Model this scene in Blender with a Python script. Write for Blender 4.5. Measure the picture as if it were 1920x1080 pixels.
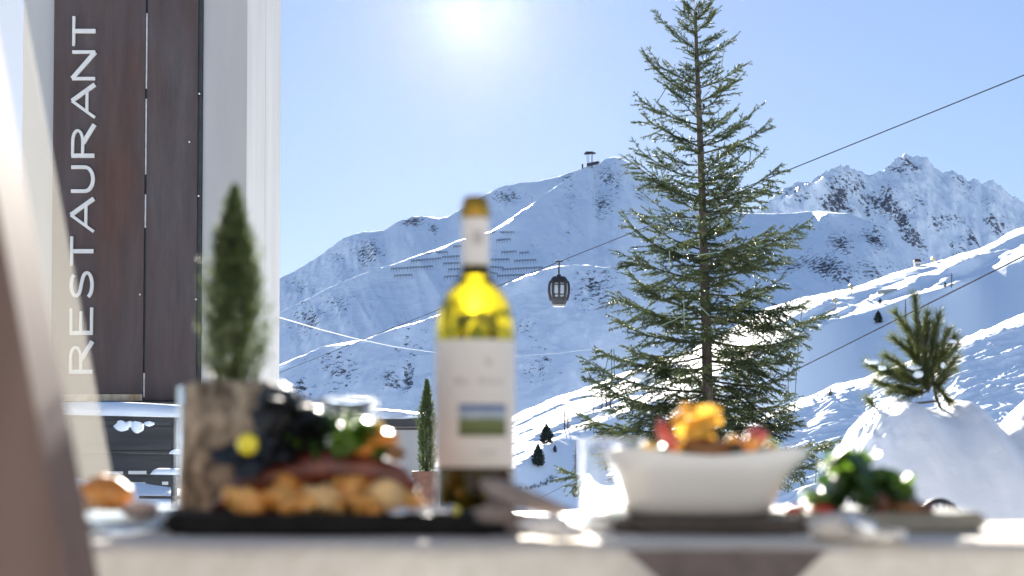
import bpy, bmesh, math, random
import numpy as np
from mathutils import Vector, Matrix

# ------------------------------------------------------------------ camera, sky, sun, exposure
scn = bpy.context.scene
for o in list(bpy.data.objects):
    bpy.data.objects.remove(o)
COL = scn.collection
CAM_Z = 0.829            # just above the table top (0.75)
FPX = 50.0 / 36.0 * 1920 # focal length in photograph pixels
TILT = math.radians(1.8)
HORIZON = 830.0
SHIFT = HORIZON - 540.0 - FPX * math.tan(TILT)
cd = bpy.data.cameras.new('camera')
cam = bpy.data.objects.new('camera', cd)
COL.objects.link(cam)
cam.location = (0, 0, CAM_Z)
cam.rotation_euler = (math.pi / 2 + TILT, 0, 0)
cd.lens = 50; cd.sensor_width = 36
cd.shift_y = SHIFT / 1920
cd.clip_start = 0.05; cd.clip_end = 40000
cd.dof.use_dof = True
cd.dof.focus_distance = 32
cd.dof.aperture_fstop = 5.0
scn.camera = cam
CT, ST = math.cos(TILT), math.sin(TILT)

def elev(py):
    yc = (540 - py + SHIFT) / FPX
    return (ST + yc * CT) / (CT - yc * ST)
def tanx(px, py):
    yc = (540 - py + SHIFT) / FPX
    return (px - 960) / FPX / (CT - yc * ST)
def W(px, py, d):
    """the point of the place seen at photograph pixel px, py at distance d"""
    return Vector((tanx(px, py) * d, d, CAM_Z + elev(py) * d))

SUN_EL = math.atan(elev(-14))
SUN_AZ = math.atan(tanx(885, -14))      # to the right of straight ahead (+Y)
world = bpy.data.worlds.new('World')
scn.world = world
world.use_nodes = True
wn = world.node_tree
wn.nodes.clear()
sky = wn.nodes.new('ShaderNodeTexSky')
sky.sky_type = 'NISHITA'
sky.sun_disc = False
sky.sun_elevation = SUN_EL
sky.sun_rotation = SUN_AZ
sky.altitude = 2000
sky.air_density = 1.2
sky.dust_density = 0.35
sky.ozone_density = 7.0
bg = wn.nodes.new('ShaderNodeBackground')
bg.inputs['Strength'].default_value = 0.066
wo = wn.nodes.new('ShaderNodeOutputWorld')
gm = wn.nodes.new('ShaderNodeGamma')
gm.inputs[1].default_value = 0.55
wn.links.new(sky.outputs[0], gm.inputs[0])
wb = wn.nodes.new('ShaderNodeMix'); wb.data_type = 'RGBA'; wb.blend_type = 'MULTIPLY'   # white balance of the whole sky
wb.inputs['Factor'].default_value = 1.0
wb.inputs['B'].default_value = (1.02, 0.955, 1.03, 1)
wn.links.new(gm.outputs[0], wb.inputs['A'])
wn.links.new(wb.outputs['Result'], bg.inputs[0])
wn.links.new(bg.outputs[0], wo.inputs[0])

sl = bpy.data.lights.new('sun', 'SUN')
sl.energy = 4.6
sl.angle = math.radians(0.53)
sl.color = (1.0, 0.93, 0.83)
sun = bpy.data.objects.new('sun', sl)
COL.objects.link(sun)
sdir = Vector((math.sin(SUN_AZ) * math.cos(SUN_EL), math.cos(SUN_AZ) * math.cos(SUN_EL), math.sin(SUN_EL)))
sun.rotation_euler = (-sdir).to_track_quat('-Z', 'Y').to_euler()
sun.location = (0, 0, 50)

vs = scn.view_settings
vs.view_transform = 'Standard'
vs.look = 'None'
vs.exposure = 2.32
vs.gamma = 1
vs.use_curve_mapping = False
scn.cycles.max_bounces = 10
scn.cycles.transparent_max_bounces = 16
scn.cycles.transmission_bounces = 10
scn.cycles.sample_clamp_indirect = 0
scn.cycles.caustics_reflective = True
scn.cycles.use_denoising = True

rnd = random.Random(7)
R = np.random.default_rng(11)

# ------------------------------------------------------------------ helpers
def tag(o, label=None, cat=None, group=None, kind=None):
    if label: o['label'] = label
    if cat: o['category'] = cat
    if group: o['group'] = group
    if kind: o['kind'] = kind
    return o
def empty(name, loc=(0, 0, 0), **k):
    o = bpy.data.objects.new(name, None)
    o.empty_display_size = 0.1
    COL.objects.link(o)
    o.location = loc
    tag(o, **k)
    return o
def link(name, me, mat, parent=None, smooth=False, **k):
    o = bpy.data.objects.new(name, me)
    COL.objects.link(o)
    if mat is not None and not me.materials:
        me.materials.append(mat)
    if parent is not None:
        o.parent = parent
        # vertices are given in world space: undo the parent's offset
        m = Matrix.Identity(4)
        p = parent
        while p is not None:
            m = Matrix.Translation(p.location) @ m
            p = p.parent
        o.location = -m.translation
    if smooth:
        me.polygons.foreach_set('use_smooth', np.ones(len(me.polygons), dtype=bool))
    tag(o, **k)
    return o
def np_mesh(name, verts, faces):
    """verts (n,3), faces (m,3) or (m,4) arrays"""
    verts = np.asarray(verts, dtype=np.float32); faces = np.asarray(faces, dtype=np.int32)
    me = bpy.data.meshes.new(name)
    n, m, k = len(verts), len(faces), faces.shape[1]
    me.vertices.add(n); me.loops.add(m * k); me.polygons.add(m)
    me.vertices.foreach_set('co', verts.ravel())
    me.loops.foreach_set('vertex_index', faces.ravel())
    me.polygons.foreach_set('loop_start', np.arange(0, m * k, k, dtype=np.int32))
    me.polygons.foreach_set('loop_total', np.full(m, k, dtype=np.int32))
    me.update(calc_edges=True)
    return me
class MB:
    """collects shapes in world space; build() makes them one mesh object"""
    def __init__(s): s.v = []; s.f = []
    def add(s, vs, fs):
        n = len(s.v); s.v += [tuple(v) for v in vs]; s.f += [tuple(i + n for i in f) for f in fs]; return s
    def box(s, c, size, rz=0.0, bev=0.0, rx=0.0, ry=0.0):
        bm = bmesh.new(); bmesh.ops.create_cube(bm, size=1)
        bmesh.ops.scale(bm, vec=size, verts=bm.verts)
        if bev > 0: bmesh.ops.bevel(bm, geom=bm.edges[:], offset=bev, segments=2, affect='EDGES')
        m = Matrix.Translation(c) @ Matrix.Rotation(rz, 4, 'Z') @ Matrix.Rotation(ry, 4, 'Y') @ Matrix.Rotation(rx, 4, 'X')
        bm.transform(m); s.bm(bm); return s
    def bm(s, bm):
        bm.verts.index_update()
        s.add([v.co[:] for v in bm.verts], [[v.index for v in f.verts] for f in bm.faces]); bm.free(); return s
    def tube(s, pts, rad, n=6, cap=True):
        pts = [Vector(p) for p in pts]
        rs = rad if hasattr(rad, '__len__') else [rad] * len(pts)
        base = len(s.v); ref = None
        for i, p in enumerate(pts):
            t = (pts[min(i + 1, len(pts) - 1)] - pts[max(i - 1, 0)]).normalized()
            if ref is None: ref = Vector((0, 0, 1)) if abs(t.z) < 0.9 else Vector((1, 0, 0))
            a = t.cross(ref).normalized(); b = t.cross(a).normalized(); ref = -b if False else ref
            for k in range(n):
                an = 2 * math.pi * k / n
                s.v.append(tuple(p + (a * math.cos(an) + b * math.sin(an)) * rs[i]))
        for i in range(len(pts) - 1):
            for k in range(n):
                s.f.append((base + i * n + k, base + i * n + (k + 1) % n, base + (i + 1) * n + (k + 1) % n, base + (i + 1) * n + k))
        if cap:
            s.f.append(tuple(base + k for k in range(n))[::-1])
            s.f.append(tuple(base + (len(pts) - 1) * n + k for k in range(n)))
        return s
    def lathe(s, prof, c, n=32, squash=1.0, ph=0.0):
        """prof: list of (r, z); closed at ends where r is 0"""
        base = len(s.v)
        for r, z in prof:
            for k in range(n):
                an = 2 * math.pi * k / n + ph
                s.v.append((c[0] + r * math.cos(an), c[1] + r * math.sin(an) * squash, c[2] + z))
        for i in range(len(prof) - 1):
            for k in range(n):
                s.f.append((base + i * n + k, base + i * n + (k + 1) % n, base + (i + 1) * n + (k + 1) % n, base + (i + 1) * n + k))
        return s
    def blob(s, c, size, seed=0, amp=0.15, sub=3, freq=2.0, rot=None):
        bm = bmesh.new(); bmesh.ops.create_icosphere(bm, subdivisions=sub, radius=1)
        from mathutils import noise
        off = Vector((seed * 7.3, seed * 3.1, seed * 1.7))
        for v in bm.verts:
            k = 1 + amp * noise.noise(v.co * freq + off) + amp * .5 * noise.noise(v.co * freq * 2.3 + off)
            v.co = Vector((v.co.x * size[0], v.co.y * size[1], v.co.z * size[2])) * k
        m = Matrix.Translation(c)
        if rot: m = m @ Matrix.Rotation(rot[2], 4, 'Z') @ Matrix.Rotation(rot[1], 4, 'Y') @ Matrix.Rotation(rot[0], 4, 'X')
        bm.transform(m); return s.bm(bm)
    def prism(s, poly, d0, d1):
        """polygon of pixels extruded from distance d0 to d1 without changing its outline's real size"""
        a = [W(x, y, d0) for x, y in poly]; off = Vector((0, d1 - d0, 0)); b = [p + off for p in a]
        n = len(poly)
        s.add(a + b, [list(range(n)), list(range(2 * n - 1, n - 1, -1))] + [[i, i + n, (i + 1) % n + n, (i + 1) % n] for i in range(n)])
        return s
    def build(s, name, mat, parent=None, smooth=False, **k):
        me = bpy.data.meshes.new(name); me.from_pydata(s.v, [], s.f); me.validate()
        bm = bmesh.new(); bm.from_mesh(me); bmesh.ops.recalc_face_normals(bm, faces=bm.faces[:]); bm.to_mesh(me); bm.free()
        return link(name, me, mat, parent, smooth, **k)

# ---- noise
_perm = R.random((256, 256)).astype(np.float64)
def vnoise(x, y):
    xi = np.floor(x).astype(int); yi = np.floor(y).astype(int)
    fx = x - xi; fy = y - yi
    fx = fx * fx * fx * (fx * (fx * 6 - 15) + 10); fy = fy * fy * fy * (fy * (fy * 6 - 15) + 10)
    a = _perm[xi & 255, yi & 255]; b = _perm[(xi + 1) & 255, yi & 255]
    c = _perm[xi & 255, (yi + 1) & 255]; d = _perm[(xi + 1) & 255, (yi + 1) & 255]
    return (a + (b - a) * fx) * (1 - fy) + (c + (d - c) * fx) * fy - 0.5
def fbm(x, y, oct=4, gain=0.5, lac=2.03):
    s = np.zeros(np.broadcast(x, y).shape); a = 1.0
    for i in range(oct):
        s += a * vnoise(x + 17.3 * i, y + 9.1 * i); x = x * lac; y = y * lac; a *= gain
    return s
def interp(pts, x):
    p = sorted(pts); return np.interp(x, [a for a, b in p], [b for a, b in p])
def sstep(a, b, x):
    t = np.clip((x - a) / (b - a), 0, 1); return t * t * (3 - 2 * t)

# ---- materials
def newmat(name):
    m = bpy.data.materials.new(name); m.use_nodes = True
    nt = m.node_tree; b = nt.nodes['Principled BSDF']
    return m, nt, b
def setp(b, **k):
    names = dict(rough='Roughness', spec='Specular IOR Level', metal='Metallic', ior='IOR', trans='Transmission Weight', coat='Coat Weight',
                 coatr='Coat Roughness', sss='Subsurface Weight', sheen='Sheen Weight', alpha='Alpha')
    for a, v in k.items(): b.inputs[names[a]].default_value = v
def noise_node(nt, scale, detail=4, vec=None, stretch=None, rough=0.55, coord='Object'):
    n = nt.nodes.new('ShaderNodeTexNoise'); n.inputs['Scale'].default_value = scale
    n.inputs['Detail'].default_value = detail; n.inputs['Roughness'].default_value = rough
    tc = nt.nodes.new('ShaderNodeTexCoord'); src = tc.outputs[coord]
    if stretch:
        mp = nt.nodes.new('ShaderNodeMapping'); mp.inputs['Scale'].default_value = stretch
        nt.links.new(src, mp.inputs[0]); src = mp.outputs[0]
    nt.links.new(src, n.inputs['Vector'])
    return n
def ramp(nt, fac, stops):
    r = nt.nodes.new('ShaderNodeValToRGB'); el = r.color_ramp.elements
    while len(el) < len(stops): el.new(0.5)
    for e, (p, c) in zip(el, stops):
        e.position = p; e.color = (*c, 1) if len(c) == 3 else c
    nt.links.new(fac, r.inputs[0]); return r
def bump(nt, b, h, strength=0.3, dist=0.01):
    bp = nt.nodes.new('ShaderNodeBump'); bp.inputs['Strength'].default_value = strength; bp.inputs['Distance'].default_value = dist
    nt.links.new(h, bp.inputs['Height']); nt.links.new(bp.outputs[0], b.inputs['Normal']); return bp
def mottled(name, c0, c1, scale=8, rough=0.6, bmp=0.0, bdist=0.01, stretch=None, detail=4, lo=0.35, hi=0.65, **k):
    m, nt, b = newmat(name)
    n = noise_node(nt, scale, detail, stretch=stretch)
    r = ramp(nt, n.outputs[0], [(lo, c0), (hi, c1)])
    nt.links.new(r.outputs[0], b.inputs['Base Color'])
    setp(b, rough=rough, **k)
    if bmp: bump(nt, b, n.outputs[0], bmp, bdist)
    return m
def leafmat(name, c0, c1, scale=20, rough=0.45, trans=0.35, coat=0.0):
    m, nt, b = newmat(name)
    n = noise_node(nt, scale, 3)
    r = ramp(nt, n.outputs[0], [(0.35, c0), (0.65, c1)])
    nt.links.new(r.outputs[0], b.inputs['Base Color'])
    setp(b, rough=rough, coat=coat, coatr=0.08)
    t = nt.nodes.new('ShaderNodeBsdfTranslucent'); nt.links.new(r.outputs[0], t.inputs[0])
    mx = nt.nodes.new('ShaderNodeMixShader'); mx.inputs[0].default_value = trans
    nt.links.new(b.outputs[0], mx.inputs[1]); nt.links.new(t.outputs[0], mx.inputs[2])
    nt.links.new(mx.outputs[0], nt.nodes['Material Output'].inputs['Surface'])
    return m
def glassmat(name, col, rough=0.0, ior=1.45):
    m, nt, b = newmat(name)
    b.inputs['Base Color'].default_value = (*col, 1)
    setp(b, rough=rough, ior=ior, trans=1.0)
    return m

def snowmat(name, rock=None, rockscale=0.1, bscale=0.5, bstr=0.3, bdist=0.2, rough=0.5, col=(0.84, 0.905, 0.97)):
    m, nt, b = newmat(name)
    b.inputs['Base Color'].default_value = (*col, 1)
    setp(b, rough=rough, spec=0.5, ior=1.31)
    n = noise_node(nt, bscale, 6)
    bump(nt, b, n.outputs[0], bstr, bdist)
    if rock:
        at = nt.nodes.new('ShaderNodeAttribute'); at.attribute_name = 'rock'
        n2 = noise_node(nt, rockscale, 7, rough=0.68)
        n3 = noise_node(nt, rockscale * 6, 3, rough=0.6)
        a = nt.nodes.new('ShaderNodeMath'); a.operation = 'MULTIPLY_ADD'; a.inputs[1].default_value = 0.35
        nt.links.new(n3.outputs[0], a.inputs[0]); nt.links.new(n2.outputs[0], a.inputs[2])
        s = nt.nodes.new('ShaderNodeMath'); s.operation = 'ADD'
        nt.links.new(a.outputs[0], s.inputs[0]); nt.links.new(at.outputs['Fac'], s.inputs[1])
        r = ramp(nt, s.outputs[0], [(0.985, (0, 0, 0)), (1.0, (1, 1, 1))])
        mc = nt.nodes.new('ShaderNodeMix'); mc.data_type = 'RGBA'
        nt.links.new(r.outputs[0], mc.inputs['Factor'])
        mc.inputs['A'].default_value = (*col, 1); mc.inputs['B'].default_value = (*rock, 1)
        nt.links.new(mc.outputs['Result'], b.inputs['Base Color'])
        rr = nt.nodes.new('ShaderNodeMapRange'); nt.links.new(r.outputs[0], rr.inputs[0])
        rr.inputs['To Min'].default_value = rough; rr.inputs['To Max'].default_value = 0.9
        nt.links.new(rr.outputs[0], b.inputs['Roughness'])
    return m

# ------------------------------------------------------------------ terrain
LITMAX = math.tan(SUN_EL)
class Terrain:
    """a hillside that starts at its skyline (given where the photograph shows it) and comes down
    towards the valley with a given real gradient at every spot"""
    def __init__(s, name, mat, skyline, d0, ybot, slope, x0, x1, ncol, nrow, bumpf, rockf=None, back=60.0, smooth=3):
        px = np.linspace(x0, x1, ncol)
        ytop = interp(skyline, px)
        u = np.array([tanx(p, 700.0) for p in px])
        d = interp(d0, px).astype(float)
        py = ytop.copy()
        D = np.zeros((nrow, ncol)); E = np.zeros((nrow, ncol)); PY = np.zeros((nrow, ncol))
        D[0] = d; E[0] = elev(py); PY[0] = py
        step = (ybot - ytop) / (nrow - 1)
        for k in range(1, nrow):
            py2 = py + step; e1 = elev(py); e2 = elev(py2)
            sl_ = slope(px, (py + py2) / 2, e2, d)
            sl_ = np.maximum(sl_, e2 + 0.035)
            d = (e1 * d - sl_ * d) / (e2 - sl_)
            for _ in range(smooth):
                dp = np.pad(d, 3, mode='edge'); d = sum(dp[i:i + ncol] for i in range(7)) / 7.0
            py = py2; D[k] = d; E[k] = e2; PY[k] = py
        # smooth the distances along rows a little so the hillside has no creases
        ker = np.array([1, 2, 3, 2, 1.]) / 9
        Dp = np.pad(D, ((0, 0), (2, 2)), mode='edge')
        D = sum(ker[i] * Dp[:, i:i + ncol] for i in range(5))
        s.px, s.PY, s.D, s.ncol = px, PY, D, ncol
        X = u[None, :] * D; Z = CAM_Z + E * D
        PX = np.broadcast_to(px, D.shape)
        dz = bumpf(PX, PY, X, D)
        Z = Z + dz
        s.Z = Z; s.X = X
        # the far side of the ridge
        bX = [X[0] * (1 + back / D[0]), X[0] * (1 + back * 4 / D[0])]
        bY = [D[0] + back, D[0] + back * 4]
        bZ = [Z[0] - back * 0.45, Z[0] - back * 2.6]
        X = np.vstack([bX[1], bX[0], X]); Y = np.vstack([bY[1], bY[0], D]); Z = np.vstack([bZ[1], bZ[0], Z])
        V = np.stack([X, Y, Z], -1).reshape(-1, 3)
        nr = nrow + 2
        idx = np.arange(nr * ncol).reshape(nr, ncol)
        F = np.stack([idx[:-1, :-1], idx[1:, :-1], idx[1:, 1:], idx[:-1, 1:]], -1).reshape(-1, 4)
        me = np_mesh(name, V, F)
        if rockf is not None:
            rk = rockf(PX, PY, s.X, D); rk = np.vstack([rk[0], rk[0], rk])
            at = me.attributes.new('rock', 'FLOAT', 'POINT'); at.data.foreach_set('value', rk.astype(np.float32).ravel())
        s.ob = link(name, me, mat, smooth=True, kind='structure')
    def at(s, px, py):
        """the point of the hillside seen at that pixel"""
        c = int(round((px - s.px[0]) / (s.px[-1] - s.px[0]) * (s.ncol - 1)))
        c = min(max(c, 0), s.ncol - 1)
        r = int(np.argmin(np.abs(s.PY[:, c] - py)))
        return Vector((s.X[r, c], s.D[r, c], s.Z[r, c]))

def lines_mask(px, py, lines):
    """1 on the given polylines (x, y, half width), else 0"""
    m = np.zeros(np.broadcast(px, py).shape)
    for pts in lines:
        for (xa, ya, wa), (xb, yb, wb) in zip(pts[:-1], pts[1:]):
            dx, dy = xb - xa, yb - ya; L2 = dx * dx + dy * dy
            t = np.clip(((px - xa) * dx + (py - ya) * dy) / L2, 0, 1)
            dist = np.hypot(px - xa - t * dx, py - ya - t * dy); w = wa + (wb - wa) * t
            m = np.maximum(m, sstep(w * 1.6, w * 0.5, dist) if False else 1 - sstep(w * 0.5, w * 1.5, dist))
    return m
def blobs_mask(px, py, blobs):
    m = np.zeros(np.broadcast(px, py).shape)
    for cx, cy, rx, ry, st in blobs:
        q = ((px - cx) / rx) ** 2 + ((py - cy) / ry) ** 2
        m = np.maximum(m, st * np.exp(-q * 1.2))
    return m

# --- the big mountain: back ridge, the spur that climbs to the lift station, and the lower spur
def crest_slope(sky, widths, base=0.47, crest=0.05, nz=0.10, lines=()):
    def f(px, py, e, d):
        t = py - interp(sky, px); w = interp(widths, px)
        w = w * np.clip(0.5 + 2.6 * fbm(px / 22, px / 400, 3), 0, 1.6)
        lit = 1 - sstep(w * 0.8, w * 1.3 + 0.8, t)
        b = base + nz * fbm(px / 60, py / 45, 3)
        return b * (1 - lit) + (e + crest) * lit
    return f
MAIN_ROCK = [(560, 540, 40, 40, 1), (640, 480, 60, 40, 1.1), (690, 470, 40, 40, 1.2), (580, 600, 30, 50, 1.1), (640, 580, 30, 40, .9), (775, 415, 35, 12, 1.1), (815, 425, 15, 10, 1.0),
             (945, 370, 40, 18, 1.3), (1065, 385, 25, 70, 1.0), (1150, 330, 40, 40, 1.2), (1130, 385, 25, 40, 1.0), (1200, 360, 30, 40, 1.0), (1075, 430, 30, 15, 1.0),
             (1110, 540, 50, 50, 1.15), (1140, 510, 50, 30, 1.0), (1000, 600, 60, 30, .9), (1060, 640, 80, 40, .55),
             (640, 690, 70, 40, 1.0), (735, 705, 40, 35, 1.45), (765, 700, 14, 45, 1.8), (560, 730, 40, 25, 1.3), (770, 640, 40, 40, .9), (620, 720, 60, 20, 1.1),
             (1000, 680, 60, 30, .9), (1480, 500, 50, 30, 1.2), (1585, 450, 40, 30, 1.5), (1640, 450, 40, 45, 1.4), (1545, 500, 40, 30, 1.3), (1580, 520, 40, 20, 1.3), (1510, 470, 30, 30, .6),
             (1660, 500, 60, 30, 1.1), (1440, 450, 15, 15, 1.2), (1235, 420, 40, 40, .9)]
def bumps(sky):
    def f(PX, PY, X, D):
        t = sstep(3, 25, PY - interp(sky, PX))
        rb = np.clip(blobs_mask(PX, PY, MAIN_ROCK), 0, 1.2)
        ribs = fbm(X / 32 + D / 200, D / 120, 4)
        gul = -np.abs(fbm(X / 55 + D / 260, D / 420, 4, .55)) * 9 - np.abs(fbm(X / 17 - D / 200, D / 160, 3)) * 2.2 * (.35 + rb)
        return (3.6 * fbm(X / 90, D / 130, 4) + gul + rb * 5.0 * ribs) * (0.2 + .8 * t) + (0.6 * fbm(X / 12, D / 16, 3)) * t + (.25 + rb) * 2.2 * fbm(X / 7, D / 30, 3)
    return f
def main_rock(PX, PY, X, D):
    return 0.085 + 0.17 * np.clip(blobs_mask(PX, PY, MAIN_ROCK), 0, 1.6) + 0.18 * fbm(X / 40 + D / 150, D / 110, 4)
ROCK = (0.095, 0.095, 0.11)
main_mat = snowmat('mountain_snow', ROCK, 0.17, 0.05, 0.7, 5.0)
BACK_SKY = [(380, 575), (470, 545), (525, 520), (560, 503), (600, 478), (640, 447), (670, 436), (700, 433), (720, 431), (745, 416), (775, 406), (800, 405), (822, 409),
            (840, 405), (870, 388), (905, 366), (940, 350), (975, 342), (1000, 341), (1040, 333), (1075, 322), (1100, 312), (1150, 303), (1200, 330), (1300, 390), (1420, 420), (1500, 460)]
BACK = Terrain('mountain_ridge', main_mat, BACK_SKY, [(380, 2200), (1000, 2350), (1500, 2600)], 680, crest_slope(BACK_SKY, [(380, 0), (1500, 0)]), 380, 1500, 560, 160, bumps(BACK_SKY), main_rock)
MAIN_SKY = [(380, 640), (470, 612), (560, 566), (640, 528), (690, 508), (760, 486), (815, 467), (842, 457), (870, 446), (920, 433), (960, 407), (1000, 381), (1050, 343), (1095, 316),
            (1104, 308), (1122, 307), (1135, 298), (1150, 294), (1165, 296), (1185, 306), (1210, 325), (1240, 350), (1290, 378), (1350, 395), (1420, 400), (1490, 398), (1540, 394), (1590, 399), (1640, 414), (1690, 445), (1740, 480), (1850, 560), (1960, 640)]
MAIN_W = [(380, 0), (660, 0), (690, .2), (760, .4), (800, .9), (825, 4), (850, 2), (875, .3), (915, 1), (935, 4), (955, 5), (985, 2.5), (1010, .8), (1050, .3), (1100, .3), (1150, .2), (1200, 0), (1535, 0), (1545, 3), (1600, 3), (1620, 0), (1960, 0)]
MAIN = Terrain('mountain', main_mat, MAIN_SKY, [(380, 1650), (700, 1700), (900, 1800), (1150, 2200), (1400, 2250), (1650, 2050), (1960, 1900)],
               860, crest_slope(MAIN_SKY, MAIN_W), 380, 1960, 790, 270, bumps(MAIN_SKY), main_rock)
LOW_SKY = [(380, 735), (470, 708), (505, 692), (560, 667), (610, 648), (680, 637), (740, 613), (812, 594), (870, 570), (920, 548), (955, 528), (985, 514), (1010, 508), (1040, 499), (1085, 496), (1140, 500), (1200, 512), (1300, 560), (1400, 640), (1500, 720)]
LOW_W = [(380, 2.5), (540, 2.5), (600, 1), (640, 3.5), (690, 3), (712, .8), (740, .8), (812, .4), (840, 0), (950, 0), (960, 2), (985, 7), (1005, 6), (1020, 1), (1085, .5), (1100, 0), (1500, 0)]
LOW = Terrain('mountain_spur', main_mat, LOW_SKY, [(380, 1150), (800, 1250), (1100, 1350), (1500, 1300)], 900, crest_slope(LOW_SKY, LOW_W, 0.5), 380, 1500, 560, 210, bumps(LOW_SKY), main_rock)

# --- the craggy range behind it
FAR_SKY = [(1330, 450), (1400, 412), (1440, 385), (1470, 362), (1498, 345), (1520, 343), (1545, 325), (1560, 321), (1580, 313), (1600, 315), (1618, 326), (1625, 329), (1640, 322), (1660, 317),
           (1680, 298), (1700, 290), (1722, 292), (1742, 296), (1755, 310), (1770, 322), (1790, 323), (1804, 327), (1818, 340), (1832, 339), (1845, 349), (1858, 339), (1866, 342), (1890, 360), (1920, 378), (1980, 410)]
FAR_LIT = [[(1498, 358, 1.2), (1530, 345, 1.6), (1552, 330, 1.4)], [(1470, 378, 1.2), (1495, 362, 1.2)]]
FAR_ROCK = [(1600, 350, 60, 40, 1.5), (1650, 380, 70, 40, 1.7), (1700, 310, 60, 22, 1.25), (1560, 380, 50, 20, 1.5), (1700, 400, 60, 40, 1.4), (1800, 350, 40, 30, 1.2), (1760, 420, 80, 25, 1.2),
            (1860, 380, 30, 40, 1.1), (1880, 420, 50, 30, 1.2), (1500, 370, 50, 25, 1.1), (1700, 450, 70, 40, 1.5), (1820, 460, 50, 30, 1.2)]
def far_slope(px, py, e, d):
    lit = lines_mask(px, py, FAR_LIT)
    return (0.85 + 0.25 * fbm(px / 30, py / 30, 3)) * (1 - lit) + (e + 0.04) * lit
def far_bump(PX, PY, X, D):
    top = sstep(0, 14, PY - interp(FAR_SKY, PX))
    return (20 * fbm(X / 75 + D / 300, D / 150, 5, 0.6) - 30 * np.abs(fbm(X / 110 - D / 500, D / 500, 4, .55)) + 8) * (0.5 + 0.5 * top) * (1 - .9 * lines_mask(PX, PY, FAR_LIT)) + 9 * fbm(X / 16, D / 60, 3, .6) + 5 * np.abs(fbm(X / 30, D / 90, 2))
def far_rock(PX, PY, X, D):
    return 0.035 + 0.20 * np.clip(blobs_mask(PX, PY, FAR_ROCK), 0, 1.7) + 0.22 * fbm(X / 50 + D / 200, D / 160, 5)
far_mat = snowmat('far_mountain_snow', (0.12, 0.12, 0.14), 0.075, 0.03, 0.7, 9.0)
FAR = Terrain('far_mountain', far_mat, FAR_SKY, [(1330, 3900), (1700, 4300), (1980, 4200)], 600, far_slope, 1330, 1980, 420, 190, far_bump, far_rock)

# --- the ski hill on the right
HILL_SKY = [(700, 905), (780, 868), (860, 828), (960, 779), (1000, 762), (1050, 742), (1100, 727), (1160, 703), (1220, 684), (1300, 655), (1380, 610), (1440, 578), (1500, 561), (1560, 548), (1600, 538),
            (1660, 517), (1700, 503), (1760, 490), (1800, 474), (1840, 466), (1865, 454), (1890, 437), (1920, 424), (2000, 395), (2100, 360)]
HILL_B1 = [(700, 960), (860, 925), (970, 878), (1010, 845), (1060, 812), (1100, 798), (1200, 765), (1300, 722), (1400, 676), (1500, 632), (1560, 602), (1640, 578), (1700, 560), (1780, 537), (1850, 512), (1920, 484), (2000, 452), (2100, 412)]
def hill_slope(px, py, e, d):
    sky_ = interp(HILL_SKY, px); b1 = interp(HILL_B1, px)
    along = px * 0.92 - py * 0.40; across = px * 0.40 + py * 0.92
    st = fbm(along / 170, across / 13, 3)
    lit1 = 1 - sstep(-5, 5, py - b1)
    hol = sstep(0.10, 0.26, st) * sstep(6, 22, py - sky_) * sstep(2, 14, b1 - py)
    lit1 = lit1 * (1 - hol * 0.9)
    shade = 0.42 + 0.4 * np.clip((px - 1100) / FPX, 0, 1) + 0.05 * fbm(along / 200, across / 40, 2)
    lits = np.maximum(e + 0.055 + 0.05 * sstep(1760, 1900, px), 0.12)
    return shade * (1 - lit1) + lits * lit1
def hill_bump(PX, PY, X, D):
    b1 = interp(HILL_B1, PX)
    lit1 = 1 - sstep(-8, 4, PY - b1)
    a, c = X * .9 + D * .3, D * .9 - X * .3
    a2, c2 = X * .97 - D * .25, D * .97 + X * .25
    return lit1 * (1.1 * fbm(a / 70, c / 7, 4, .6) + .7 * fbm(a2 / 90, c2 / 9, 3)) + 0.5 * fbm(X / 60, D / 60, 2) + .12 * fbm(X / 3, D / 4, 2)
hill_mat = snowmat('piste_snow', None, 0.1, 0.9, 0.35, 0.25, rough=0.75)
HILL = Terrain('ski_slope', hill_mat, HILL_SKY, [(700, 560), (1000, 600), (1300, 680), (1600, 760), (1800, 800), (2100, 900)], 1020, hill_slope, 700, 2100, 700, 300, hill_bump, None, back=25)
# --- the churned-up piste in front of it
NEAR_SKY = [(1100, 955), (1200, 905), (1300, 850), (1440, 778), (1500, 752), (1560, 727), (1640, 703), (1700, 680), (1780, 645), (1850, 617), (1920, 588), (2000, 560)]
def near_slope(px, py, e, d):
    t = py - interp(NEAR_SKY, px)
    along = px * 0.92 - py * 0.40; across = px * 0.40 + py * 0.92
    crest = 1 - sstep(8, 22, t)
    rs = 0.315 + 0.32 * np.clip((px - 1300) / FPX, 0, 1) + 0.14 * fbm(along / 60 + 3, across / 16, 3)
    return np.maximum(e + 0.06, 0.13) * crest + np.maximum(rs, e + 0.06) * (1 - crest)
def near_bump(PX, PY, X, D):
    a, c = X * .85 + D * .5, D * .85 - X * .5
    a2, c2 = X * .98 + D * .15, D * .98 - X * .15
    rid = lambda n: (1 - np.minimum(1, np.abs(n) * 7)) ** 2
    return 0.36 * fbm(a / 7, c / 3, 4, .6) + .42 * rid(fbm(a / 20, c / 3.2, 2)) + .38 * rid(fbm(a2 / 24 + 7, c2 / 3.6, 2)) + .10 * fbm(X / 1.2, D / 1.5, 2)
NEAR = Terrain('churned_piste', hill_mat, NEAR_SKY, [(1100, 230), (1500, 300), (2000, 330)], 1030, near_slope, 1100, 2000, 560, 240, near_bump, None, back=12, smooth=1)

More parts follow.
